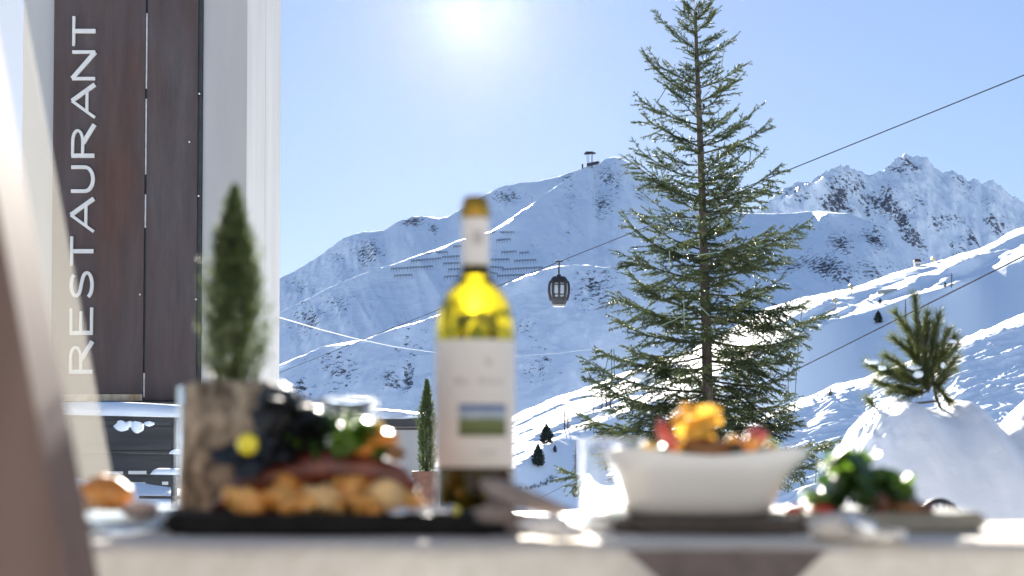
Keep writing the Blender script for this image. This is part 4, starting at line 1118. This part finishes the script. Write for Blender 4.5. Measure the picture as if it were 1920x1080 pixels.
shell('dark_back_shell', 655, 986, 74, 100.5, 259.5, mottled('dark_back_shell_mat', (.02, .02, .023), (.04, .04, .046), 30, .7), bot)  # added dark shell that keeps light from behind out of the lower glass
def picmat():
    m, nt, b = newmat('label_landscape')
    tc = nt.nodes.new('ShaderNodeTexCoord'); sp = nt.nodes.new('ShaderNodeSeparateXYZ'); nt.links.new(tc.outputs['Generated'], sp.inputs[0])
    nz = noise_node(nt, 4, 3, coord='Generated', stretch=(1, 1, 2.5))
    ad = nt.nodes.new('ShaderNodeMath'); ad.operation = 'MULTIPLY_ADD'; ad.inputs[1].default_value = .22; nt.links.new(nz.outputs[0], ad.inputs[0]); nt.links.new(sp.outputs[2], ad.inputs[2])
    r = ramp(nt, ad.outputs[0], [(.18, (.07, .09, .03)), (.52, (.13, .16, .055)), (.66, (.10, .14, .08)), (.70, (.36, .42, .46)), (.86, (.30, .37, .45)), (1.0, (.07, .13, .28))])
    nt.links.new(r.outputs[0], b.inputs['Base Color']); setp(b, rough=.7); return m
shell('label_picture', 760, 818, 74, -22, 50, picmat(), lab, 24, .0009)
for ya, yb, a0, a1 in ((680, 684, 14, 26), (686, 690, 17, 23), (672, 677, 16, 18), (672, 677, 22, 24)): shell('label_emblem', ya, yb, 74, a0, a1, M['print'], lab, 4, .0009)
for i, a in enumerate((-28, -25, -22, -17, -14, -8, 8, 11, 15, 20, 24, 28, 33, 37, 42)):
    h = 12 if i in (0, 6) else 8
    shell('label_print', 722 - h, 722, 74, a, a + (1.6 if i % 2 else 2.4), M['print'], lab, 2, .0009)
shell('label_print', 846, 849, 74, 6, 34, M['print'], lab, 8, .0009)
shell('neck_emblem', 436, 462, 25.2, -10, 34, M['print'], cap, 8, .0007)

# ------------------------------------------------------------------ slate plate and its food
M['slate'] = mottled('black_slate', (.006, .007, .008), (.014, .015, .016), 30, .7, .3, .002, spec=.2)
M['tray'] = mottled('dark_tray', (.035, .028, .025), (.06, .05, .045), 20, .5)
M['stoneplate'] = mottled('grey_stone_plate', (.20, .20, .17), (.28, .28, .24), 25, .5)
def plate(name, xa, xb, d0, d1, th, mat, lab, cat='plate', skew=0.0):
    x0, x1 = xpx(xa, 1000, d0), xpx(xb, 1000, d0)
    bm = bmesh.new(); bmesh.ops.create_cube(bm, size=1); bmesh.ops.scale(bm, vec=(x1 - x0, d1 - d0, th), verts=bm.verts)
    bmesh.ops.bevel(bm, geom=[e for e in bm.edges if abs(e.verts[0].co.z - e.verts[1].co.z) > th * .5], offset=.02, segments=4, affect='EDGES')
    bmesh.ops.bevel(bm, geom=[e for e in bm.edges if e.calc_length() < .5 and abs(e.verts[0].co.z - e.verts[1].co.z) < 1e-6], offset=.003, segments=2, affect='EDGES')
    bm.transform(Matrix.Translation(((x0 + x1) / 2, (d0 + d1) / 2, TZ + th / 2 + .001)))
    mb = MB(); mb.bm(bm); return tag(mb.build(name, mat), lab, cat)
plate('slate_plate', 300, 968, 1.20, 1.31, .017, M['slate'], 'long black slate plate under the meat and potatoes')
PZ = TZ + .0185
def food(name, x, y, d, w, h, mat, lab, cat, seed=0, depth=None, amp=.15, rot=None, sub=3, group=None):
    k = d / FPX
    return tag(MB().blob(W(x, y, d), (w / 2 * k, (depth or w * .8) / 2 * k, h / 2 * k), seed, amp, sub, 1.6, rot).build(name, mat, smooth=True), lab, cat, group)
M['potato'] = mottled('roast_potato', (.58, .23, .04), (.68, .38, .11), 45, .5, .2, .002, coat=.1)
M['potato2'] = mottled('pale_potato', (.62, .38, .16), (.70, .48, .22), 45, .5, .2, .002, coat=.1)
M['meat'] = mottled('seared_meat', (.085, .016, .010), (.19, .045, .025), 50, .3, .3, .003, coat=.3)
M['orange'] = mottled('orange_pepper', (.62, .18, .02), (.75, .32, .05), 50, .25, coat=.5)
M['tomato'] = mottled('yellow_tomato', (.80, .68, .02), (.85, .75, .05), 20, .2, coat=.6)
M['redfood'] = mottled('red_pepper', (.40, .03, .02), (.55, .07, .04), 60, .25, coat=.5)
M['brownfood'] = mottled('brown_crouton', (.14, .06, .02), (.25, .12, .04), 60, .5, .3, .002)
M['yellowfood'] = mottled('yellow_crisp', (.78, .42, .04), (.82, .55, .10), 40, .6, .2, .002)
M['bread'] = mottled('bread_crust', (.55, .20, .03), (.75, .42, .14), 40, .5, .3, .003)
M['breadpale'] = mottled('bread_crumb', (.60, .42, .33), (.68, .50, .40), 60, .8)
M['leaf'] = leafmat('salad_leaf', (.05, .13, .015), (.18, .30, .03), 25, .4, .45, coat=.35)
M['leafdark'] = leafmat('dark_salad_leaf', (.02, .055, .015), (.05, .11, .02), 25, .4, .3, coat=.35)
M['leafblack'] = leafmat('black_leaf', (.012, .014, .016), (.026, .030, .034), 30, .5, .1, coat=.05)
pot = [(468, 942, 96, 50, 1.235, 0), (535, 930, 112, 66, 1.25, 1), (605, 938, 96, 56, 1.235, 2), (655, 926, 92, 70, 1.25, 3), (715, 936, 100, 58, 1.235, 4), (768, 944, 76, 44, 1.245, 5), (560, 945, 76, 44, 1.225, 6), (690, 948, 70, 40, 1.225, 7)]
plab = ['orange potato wedge at the left end of the slate plate', 'large orange potato wedge under the left of the meat', 'pale potato wedge under the middle of the meat', 'tall orange potato wedge right of the pale one', 'pale potato wedge under the right of the meat', 'orange potato wedge at the right end of the row', 'small orange potato wedge in front, left of centre', 'small orange potato wedge in front, right of centre']
for x, y, w, h, d, i in pot: food('potato_wedge', x, y, d, w, h, M['potato2' if i in (2, 4) else 'potato'], plab[i], 'potato', i, amp=.55, rot=(0, .3 * (-1) ** i, .5 * i), group='potatoes on the slate plate')
kk = 1.27 / FPX
mt = [(404, 955, 10), (438, 925, 18), (490, 900, 26), (550, 884, 31), (620, 876, 34), (690, 880, 33), (744, 896, 26), (780, 920, 12)]
mb = MB(); mb.tube([W(x, y, 1.265) for x, y, r in mt], [r * kk for x, y, r in mt], 14)
tag(mb.build('meat_slice', M['meat'], smooth=True), 'dark red seared meat arching over the potatoes', 'meat')
leafme = None
def leaf_mesh(name, mat):
    V = []; F = []; a, b = 7, 5
    for i in range(a):
        t = i / (a - 1); wd = math.sin(math.pi * min(1, t * .9 + .08)) ** .8 * .5
        for j in range(b):
            s = (j / (b - 1) - .5) * 2
            V.append((t - .5, s * wd * (1 + .1 * math.sin(i * 2.3)), .22 * math.sin(t * 2.6) - .18 * s * s * wd + .05 * math.sin(i * 1.9 + j * 2.2)))
    for i in range(a - 1):
        for j in range(b - 1): F.append((i * b + j, i * b + j + 1, (i + 1) * b + j + 1, (i + 1) * b + j))
    me = bpy.data.meshes.new(name); me.from_pydata(V, [], F); me.materials.append(mat)
    me.polygons.foreach_set('use_smooth', np.ones(len(F), dtype=bool)); return me
M['flake'] = leafmat('yellow_crisp_flake', (.70, .36, .03), (.80, .52, .10), 30, .5, .4)
LM = {k: leaf_mesh('leaf', M[k]) for k in ('leaf', 'leafdark', 'leafblack', 'flake')}
def heap(name, label, cx, cd_, rows, seed, cat='salad', part='leaf'):
    """a heap of salad leaves: rows of (x, y, d, size px, kind)"""
    g = random.Random(seed); base = Vector((xpx(cx, 960, cd_), cd_, PZ))
    root = empty(name, base, label=label, cat=cat)
    for x, y, d, s, kind in rows:
        o = bpy.data.objects.new(part, LM[kind]); COL.objects.link(o); o.parent = root
        o.location = W(x, y, d) - base; q = s * d / FPX; o.scale = (q, q, q)
        o.rotation_euler = (g.uniform(-.9, .9), g.uniform(-.9, .9), g.uniform(0, 6.28))
    return root
g = random.Random(31)
def inpoly(px, py, poly):
    c = False; j = len(poly) - 1
    for i in range(len(poly)):
        if (poly[i][1] > py) != (poly[j][1] > py) and px < (poly[j][0] - poly[i][0]) * (py - poly[i][1]) / (poly[j][1] - poly[i][1]) + poly[i][0]: c = not c
        j = i
    return c
def fill(poly, n, s0, s1, kinds, d0, d1):
    R_ = []; xs_ = [p[0] for p in poly]; ys_ = [p[1] for p in poly]
    while len(R_) < n:
        x, y = g.uniform(min(xs_), max(xs_)), g.uniform(min(ys_), max(ys_))
        if inpoly(x, y, poly): R_.append((x, y, g.uniform(d0, d1), g.uniform(s0, s1), g.choice(kinds)))
    return R_
heap('dark_leaf_heap', 'heap of blackish curled leaves at the left of the meat', 540, 1.27, fill([(505, 745), (560, 738), (605, 790), (580, 830), (520, 880), (440, 895), (430, 860), (500, 815)], 56, 60, 84, ['leafblack'], 1.25, 1.30), 1)
heap('green_salad_heap', 'heap of fresh green salad leaves on top of the meat', 630, 1.27, fill([(590, 790), (640, 772), (690, 800), (725, 840), (740, 870), (640, 865), (530, 870), (520, 845)], 40, 42, 66, ['leaf', 'leafdark', 'leafdark'], 1.25, 1.30) + fill([(600, 790), (640, 775), (700, 800), (690, 840), (610, 835)], 14, 40, 56, ['leaf'], 1.225, 1.25), 2)
food('yellow_tomato', 464, 833, 1.23, 42, 42, M['tomato'], 'bright yellow cherry tomato on the left of the salad', 'tomato', 3, amp=.04)
for i, (x, y, w, h, m, lab) in enumerate(((715, 822, 64, 34, 'orange', 'orange pepper strip on the right of the green salad'), (742, 850, 34, 30, 'brownfood', 'brown crouton at the right edge of the meat'), (680, 838, 40, 30, 'orange', 'small orange pepper piece among the salad leaves'), (705, 800, 30, 24, 'yellowfood', 'yellow pepper piece at the top right of the salad'))):
    food('pepper_piece' if m != 'brownfood' else 'crouton', x, y, 1.245, w, h, M[m], lab, 'vegetable' if m != 'brownfood' else 'crouton', 20 + i, amp=.3)
food('lemon_wedge', 851, 960, 1.21, 26, 26, M['tomato'], 'small lemon wedge beside the spoon below the bottle', 'lemon', 8, amp=.1)
M['steel'] = mottled('polished_steel', (.72, .72, .72), (.80, .80, .80), 10, .12, metal=1.0)
def spoon(x0, y0_, x1, y1_, d, lab):
    a, b = W(x0, y0_, d), W(x1, y1_, d); v = (b - a); L = v.length; k = d / FPX
    c = empty('spoon', a, label=lab, cat='spoon')
    MB().blob(a.lerp(b, .2), (L * .2, .018, .0045), 3, .02, 3).build('spoon_bowl', M['steel'], c, smooth=True)
    MB().tube([a.lerp(b, .38), a.lerp(b, .55), a.lerp(b, .8), b], [.003, .0025, .003, .0045], 8).build('handle', M['steel'], c, smooth=True)
spoon(722, 960, 850, 957, 1.20, 'shiny steel spoon at the right end of the slate plate')

# ------------------------------------------------------------------ stone planter with dwarf conifer
M['potstone'] = mottled('weathered_stone', (.075, .058, .042), (.40, .345, .265), 48, .85, .8, .010, stretch=(1.2, 1.2, .7), detail=6, lo=.40, hi=.62)
dP = 1.37; kP = dP / FPX
px_, pz_ = xpx(432, 850, dP), TZ + .001
plant = empty('stone_planter', (px_, dP, pz_), label='weathered stone planter holding a dwarf conifer behind the slate plate', cat='planter')
def superring(c, rx, ry, z, n=40, e=4.0):
    V = []
    for k in range(n):
        a = 2 * math.pi * k / n; ca, sa = math.cos(a), math.sin(a)
        V.append((c[0] + rx * math.copysign(abs(ca) ** (2 / e), ca), c[1] + ry * math.copysign(abs(sa) ** (2 / e), sa), z))
    return V
def loft(rings, closed_bottom=True, closed_top=True):
    mb = MB(); n = len(rings[0]); V = [v for r in rings for v in r]; F = []
    for i in range(len(rings) - 1):
        for k in range(n): F.append((i * n + k, i * n + (k + 1) % n, (i + 1) * n + (k + 1) % n, (i + 1) * n + k))
    if closed_bottom: F.append(tuple(range(n))[::-1])
    if closed_top: F.append(tuple(range((len(rings) - 1) * n, len(rings) * n)))
    return mb.add(V, F)
Hp = zpx(716, dP) - pz_
rg = [(.0, 88), (.03, 92), (.3, 90), (.6, 86), (.9, 82), (.97, 80), (1.0, 76), (1.0, 66), (.94, 64)]
loft([superring((px_, dP), w * kP, w * kP * .8, pz_ + t * Hp) for t, w in rg]).build('pot', M['potstone'], plant, smooth=True)
loft([superring((px_, dP), 63 * kP, 63 * kP * .8, pz_ + .95 * Hp), superring((px_, dP), 50 * kP, 50 * kP * .8, pz_ + .965 * Hp)]).build('soil', M['soil'], plant)
stem0 = Vector((px_ + 5 * kP, dP, pz_ + Hp * .95))
MB().tube([stem0, stem0 + Vector((0, 0, 300 * kP))], [.004, .001], 6).build('stem', M['bark'], plant)
foliage_cone(plant, stem0, (716 - 350) * kP, 136 * kP, 1900, M['cypress'], 8, SH, .0065)

# ------------------------------------------------------------------ drinking glasses
M['clear'] = glassmat('clear_glass', (.97, .985, .99), 0.0, 1.45)
M['blueglass'] = glassmat('bluish_glass', (.80, .88, .96), 0.03, 1.45)
def tumbler(cx, ytop, r, d, lab, mat, taper=.88, wall=.0013, group='tumblers on the table'):
    k = d / FPX; H = zpx(ytop, d) - TZ - .001; R0 = r * k
    pr = [(0, 0), (R0 * taper, 0), (R0 * taper + .001, .001), (R0, H - .001), (R0 - wall * .5, H), (R0 - wall, H - .001), (R0 * taper - wall, .010), (0, .008)]
    return tag(MB().lathe(pr, (xpx(cx, 900, d), d, TZ + .001), 128).build('tumbler', mat), lab, 'glass', group)
tumbler(1148, 822, 63, 1.36, 'clear glass tumbler half hidden behind the left of the white bowl', M['clear'])
tumbler(655, 746, 54, 1.375, 'clear glass tumbler behind the green salad on the slate plate', M['clear'])
tumbler(350, 724, 18, 1.405, 'slim bluish glass behind the left edge of the stone planter', M['blueglass'])

# ------------------------------------------------------------------ bread dish at the left
dD = 1.27; kD = dD / FPX; cxd = xpx(235, 990, dD)
tag(MB().lathe([(0, 0), (70 * kD, 0), (72 * kD, .002), (104 * kD, 42 * kD), (103 * kD, 44 * kD), (100 * kD, 42 * kD), (68 * kD, .005), (0, .004)], (cxd, dD, TZ + .001), 128).build('glass_dish', M['blueglass']), 'shallow bluish glass dish holding bread at the left end of the table', 'dish')
food('bread_roll', 205, 928, 1.27, 92, 66, M['bread'], 'golden brown bread piece in the glass dish', 'bread', 5, amp=.3, rot=(0, .35, .2), group='bread in the glass dish')
food('bread_roll', 150, 940, 1.28, 74, 56, M['breadpale'], 'pale pinkish bread piece left of the golden one', 'bread', 6, amp=.2, group='bread in the glass dish')
food('bread_roll', 262, 958, 1.25, 70, 40, M['breadpale'], 'small pale bread piece right of the golden one', 'bread', 9, amp=.2, group='bread in the glass dish')

# ------------------------------------------------------------------ white bowl on its tray
plate('dark_tray', 1152, 1535, 1.215, 1.40, .0125, M['tray'], 'dark brown tray under the white bowl', 'tray')
M['porcelain'] = mottled('white_porcelain', (.74, .74, .72), (.76, .76, .74), 5, .25, coat=.3)
dW = 1.30; kW = dW / FPX; cw = (xpx(1305, 900, dW), dW); zb_, zr = TZ + .0145, zpx(838, dW)
def bowl_ring(hw, z, lift=0.0, e=3.2, n=72, sx=0.0):
    V = []
    for k in range(n):
        a = 2 * math.pi * k / n; ca, sa = math.cos(a), math.sin(a)
        x = math.copysign(abs(ca) ** (2 / e), ca); y = math.copysign(abs(sa) ** (2 / e), sa)
        cor = (abs(x * y)) ** 1.5
        V.append((cw[0] + hw * x + sx, cw[1] + hw * y * .62, z + lift * (cor - .6)))
    return V
Hb = zr - zb_
oc = xpx(1320, 838, dW) - cw[0]
rings = [bowl_ring(122 * kW, zb_), bowl_ring(136 * kW, zb_ + .003), bowl_ring(142 * kW, zb_ + .25 * Hb, 0, sx=oc * .3), bowl_ring(158 * kW, zb_ + .6 * Hb, .004, sx=oc * .6), bowl_ring(190 * kW, zr, .014, sx=oc), bowl_ring(188 * kW, zr + .001, .014, sx=oc), bowl_ring(184 * kW, zr - .002, .014, sx=oc), bowl_ring(152 * kW, zb_ + .6 * Hb, .003, sx=oc * .6), bowl_ring(132 * kW, zb_ + .2 * Hb), bowl_ring(110 * kW, zb_ + .12 * Hb)]
tag(loft(rings).build('white_bowl', M['porcelain'], smooth=True), 'flared white porcelain bowl filled with salad', 'bowl')
bf = [('red_pepper', 1250, 818, 28, 60, 'redfood', 'red pepper strip leaning left of the yellow crisp', 'vegetable', .3),
      ('crouton', 1325, 838, 90, 40, 'brownfood', 'brown crouton under the yellow crisp', 'crouton', .3), ('crouton', 1370, 842, 60, 30, 'brownfood', 'brown crouton right of the yellow crisp', 'crouton', .3),
      ('yellow_pepper', 1217, 842, 34, 26, 'yellowfood', 'small yellow piece at the left rim of the bowl', 'vegetable', .2), ('yellow_pepper', 1268, 842, 40, 28, 'yellowfood', 'small yellow piece under the red pepper', 'vegetable', .2),
      ('yellow_pepper', 1375, 828, 30, 26, 'yellowfood', 'small yellow piece in the middle right of the bowl', 'vegetable', .2), ('orange_pepper', 1408, 832, 34, 34, 'orange', 'orange piece at the right of the bowl', 'vegetable', .25),
      ('red_leaf', 1420, 816, 40, 26, 'redfood', 'dark red leaf tip at the right of the bowl', 'vegetable', .5), ('orange_pepper', 1440, 838, 32, 26, 'orange', 'orange piece nearest the right rim of the bowl', 'vegetable', .25)]
for i, (n_, x, y, w, h, m, lab, cat, amp) in enumerate(bf):
    food(n_, x, y, 1.27 + .02 * (i % 3), w, h, M[m], lab, cat, 40 + i, amp=amp, rot=(0, -.5, 0) if n_ == 'red_pepper' else (0, .15, .3))
heap('yellow_crisp', 'large crumpled yellow crisp standing up in the white bowl', 1303, 1.28, fill([(1275, 775), (1290, 765), (1315, 778), (1335, 770), (1340, 815), (1325, 832), (1285, 830), (1276, 805)], 16, 36, 52, ['flake'], 1.265, 1.30), 21, 'crisp', 'flake')
heap('bowl_salad', 'green leaves filling the white bowl below the rim', 1320, 1.30, fill([(1200, 846), (1440, 846), (1420, 862), (1230, 862)], 26, 40, 54, ['leafdark', 'leaf'], 1.285, 1.325), 3)

# ------------------------------------------------------------------ right plate with salad
plate('stone_plate', 1442, 1862, 1.245, 1.40, .016, M['stoneplate'], 'grey stone plate under the leafy salad at the right')
heap('leafy_salad', 'mound of leafy green salad on the grey plate before the snow bank', 1610, 1.30, fill([(1545, 870), (1590, 858), (1640, 875), (1690, 905), (1725, 930), (1715, 960), (1560, 965), (1500, 960), (1510, 935), (1550, 915)], 62, 40, 66, ['leaf', 'leafdark', 'leafdark', 'leafdark'], 1.27, 1.36) + [(1703, 908, 1.29, 52, 'leaf'), (1520, 935, 1.27, 46, 'leaf'), (1700, 925, 1.28, 44, 'leaf'), (1575, 868, 1.30, 60, 'leaf'), (1560, 878, 1.28, 54, 'leaf')], 5)
for i, (x, y, w, h, m, lab) in enumerate(((1650, 948, 40, 44, 'meat', 'dark red meat slice tucked under the leafy salad'), (1705, 953, 70, 30, 'brownfood', 'brown crouton at the right of the leafy salad'), (1490, 958, 36, 22, 'redfood', 'red pepper piece at the left end of the leafy salad'), (1735, 955, 34, 24, 'meat', 'small meat piece right of the brown crouton'), (1540, 957, 50, 22, 'redfood', 'red pepper piece under the left of the leafy salad'))):
    food({'meat': 'meat_piece', 'brownfood': 'crouton', 'redfood': 'red_pepper'}[m], x, y, 1.27, w, h, M[m], lab, {'meat': 'meat', 'brownfood': 'crouton', 'redfood': 'vegetable'}[m], 60 + i, amp=.25)

# ------------------------------------------------------------------ napkins
M['napkin'] = mottled('taupe_napkin', (.19, .155, .14), (.25, .205, .185), 70, .85)
M['creamnapkin'] = mottled('cream_napkin', (.62, .57, .51), (.70, .65, .59), 70, .85)
kn = 1.16 / FPX
mb = MB(); P = [(900, 903, 7), (925, 915, 19), (965, 930, 22), (1010, 943, 17), (1050, 955, 10), (1088, 966, 4)]
mb.tube([W(x, y, 1.165) for x, y, r in P], [r * kn for x, y, r in P], 14)
for q in ((930, 948), (985, 968)): mb.blob(W(q[0], q[1] + 14, 1.175), (40 * kn, 30 * kn, 22 * kn), q[0], .3, 3)
tag(mb.build('taupe_napkin', M['napkin'], smooth=True), 'folded taupe napkin with a pointed end in front of the bottle', 'napkin')
tag(MB().blob(W(1022, 985, 1.14), (48 * kn, 40 * kn, 22 * kn), 5, .25, 3).blob(W(1060, 998, 1.14), (40 * kn, 40 * kn, 14 * kn), 6, .25, 3).build('cream_napkin', M['creamnapkin'], smooth=True), 'crumpled cream napkin between the bottle and the white bowl', 'napkin')
mb = MB().blob(W(1575, 992, 1.15), (62 * kn, 40 * kn, 28 * kn), 7, .3, 3).blob(W(1640, 1002, 1.135), (60 * kn, 36 * kn, 15 * kn), 8, .3, 3).blob(W(1590, 976, 1.15), (26 * kn, 24 * kn, 16 * kn), 9, .3, 3)
tag(mb.build('cream_napkin', M['creamnapkin'], smooth=True), 'crumpled cream napkin on the table edge below the leafy salad', 'napkin')
def cutlery(x0, y0_, x1, y1_, d, lab):
    a, b = W(x0, y0_, d), W(x1, y1_, d - .02)
    c = empty('knife', a, label=lab, cat='knife')
    MB().tube([a, a.lerp(b, .25), a.lerp(b, .5)], [.004, .005, .004], 8).build('handle', M['steel'], c, smooth=True)
    m = a.lerp(b, .75); L = (b - a).length
    MB().box(m, (L * .5, .014, .0015), bev=.0005, rz=math.atan2((b - a).y, (b - a).x), ry=-math.atan2((b - a).z, (b - a).x)).build('blade', M['steel'], c)
cutlery(1585, 975, 1700, 1008, 1.13, 'steel knife resting on the cream napkin at the right')

# ------------------------------------------------------------------ wind screen and leaning post at the left
def milky():
    m, nt, b = newmat('dusty_glass')
    b.inputs['Base Color'].default_value = (.72, .70, .66, 1); setp(b, rough=.6)
    t = nt.nodes.new('ShaderNodeBsdfTransparent'); t.inputs[0].default_value = (.97, .98, .97, 1)
    tl = nt.nodes.new('ShaderNodeBsdfTranslucent'); tl.inputs[0].default_value = (.22, .21, .195, 1)
    ad = nt.nodes.new('ShaderNodeMixShader'); ad.inputs[0].default_value = .5
    nt.links.new(b.outputs[0], ad.inputs[1]); nt.links.new(tl.outputs[0], ad.inputs[2])
    nz = noise_node(nt, 3, 3); mr = nt.nodes.new('ShaderNodeMapRange'); nt.links.new(nz.outputs[0], mr.inputs[0]); mr.inputs['To Min'].default_value = .16; mr.inputs['To Max'].default_value = .28
    mx = nt.nodes.new('ShaderNodeMixShader'); nt.links.new(mr.outputs[0], mx.inputs[0])
    nt.links.new(t.outputs[0], mx.inputs[1]); nt.links.new(ad.outputs[0], mx.inputs[2])
    nt.links.new(mx.outputs[0], nt.nodes['Material Output'].inputs['Surface']); return m
dG = 1.75
yb = 830 + .829 / dG * FPX
edge_x = lambda y: 40 + .188 * y
ws = empty('wind_screen', W(0, yb, dG), label='slanted dusty glass wind screen at the left edge', cat='wind screen')
MB().prism([(-420, -160), (edge_x(-160), -160), (edge_x(yb), yb), (-420, yb)], dG, dG + .008).build('pane', milky(), ws)
dPp = .85; yb2 = 830 + .829 / dPp * FPX
ex2 = lambda y: -76 + .187 * y
M['brownpost'] = mottled('brown_wood_post', (.095, .056, .044), (.14, .086, .068), 10, .7, stretch=(3, 3, .3))
po = MB().prism([(ex2(-250) - 260, -250), (ex2(-250), -250), (ex2(yb2), yb2), (ex2(yb2) - 260, yb2)], dPp, dPp + .06).build('leaning_post', M['brownpost'])
tag(po, 'blurred brown wooden post leaning at the very left', 'post')

# ------------------------------------------------------------------ unseen front added behind the viewer to bounce sunlight onto the table
M['front'] = mottled('bounce_front_plaster', (.12, .117, .112), (.16, .155, .15), 2, .8)
fr = empty('added_bounce_building', (0, -4.2, 0), label='unseen restaurant front added behind the viewer to bounce sunlight onto the table', cat='building')
slab(-9, 9, -.1, 5.2, -7.5, -4.2).build('wall', M['front'], fr)
slab(-9.6, 9.6, 5.2, 5.45, -8, -3.4, .02).build('roof', M['wood'], fr)
for i in range(5):
    x = -7.2 + i * 3.6
    w_ = slab(x - .8, x + .8, .9, 2.5, -4.197, -4.13, .01).build('window', M['wood'], fr)
    slab(x - .7, x + .7, 1.0, 2.4, -4.128, -4.12).build('pane', glassmat('window_glass_%d' % i, (.5, .55, .6)) if i == 0 else bpy.data.materials['window_glass_0'], w_)

# ------------------------------------------------------------------ haze
def hazebox():
    m = bpy.data.materials.new('haze'); m.use_nodes = True; nt = m.node_tree; nt.nodes.clear()
    v = nt.nodes.new('ShaderNodeVolumePrincipled'); v.inputs['Color'].default_value = (1.0, 0.96, 0.92, 1); v.inputs['Density'].default_value = 1.6e-7; v.inputs['Anisotropy'].default_value = 0.965
    o = nt.nodes.new('ShaderNodeOutputMaterial'); nt.links.new(v.outputs[0], o.inputs['Volume'])
    MB().box((0, 2400, 447), (12000, 9000, 1000)).build('haze', m, kind='stuff')
hazebox()
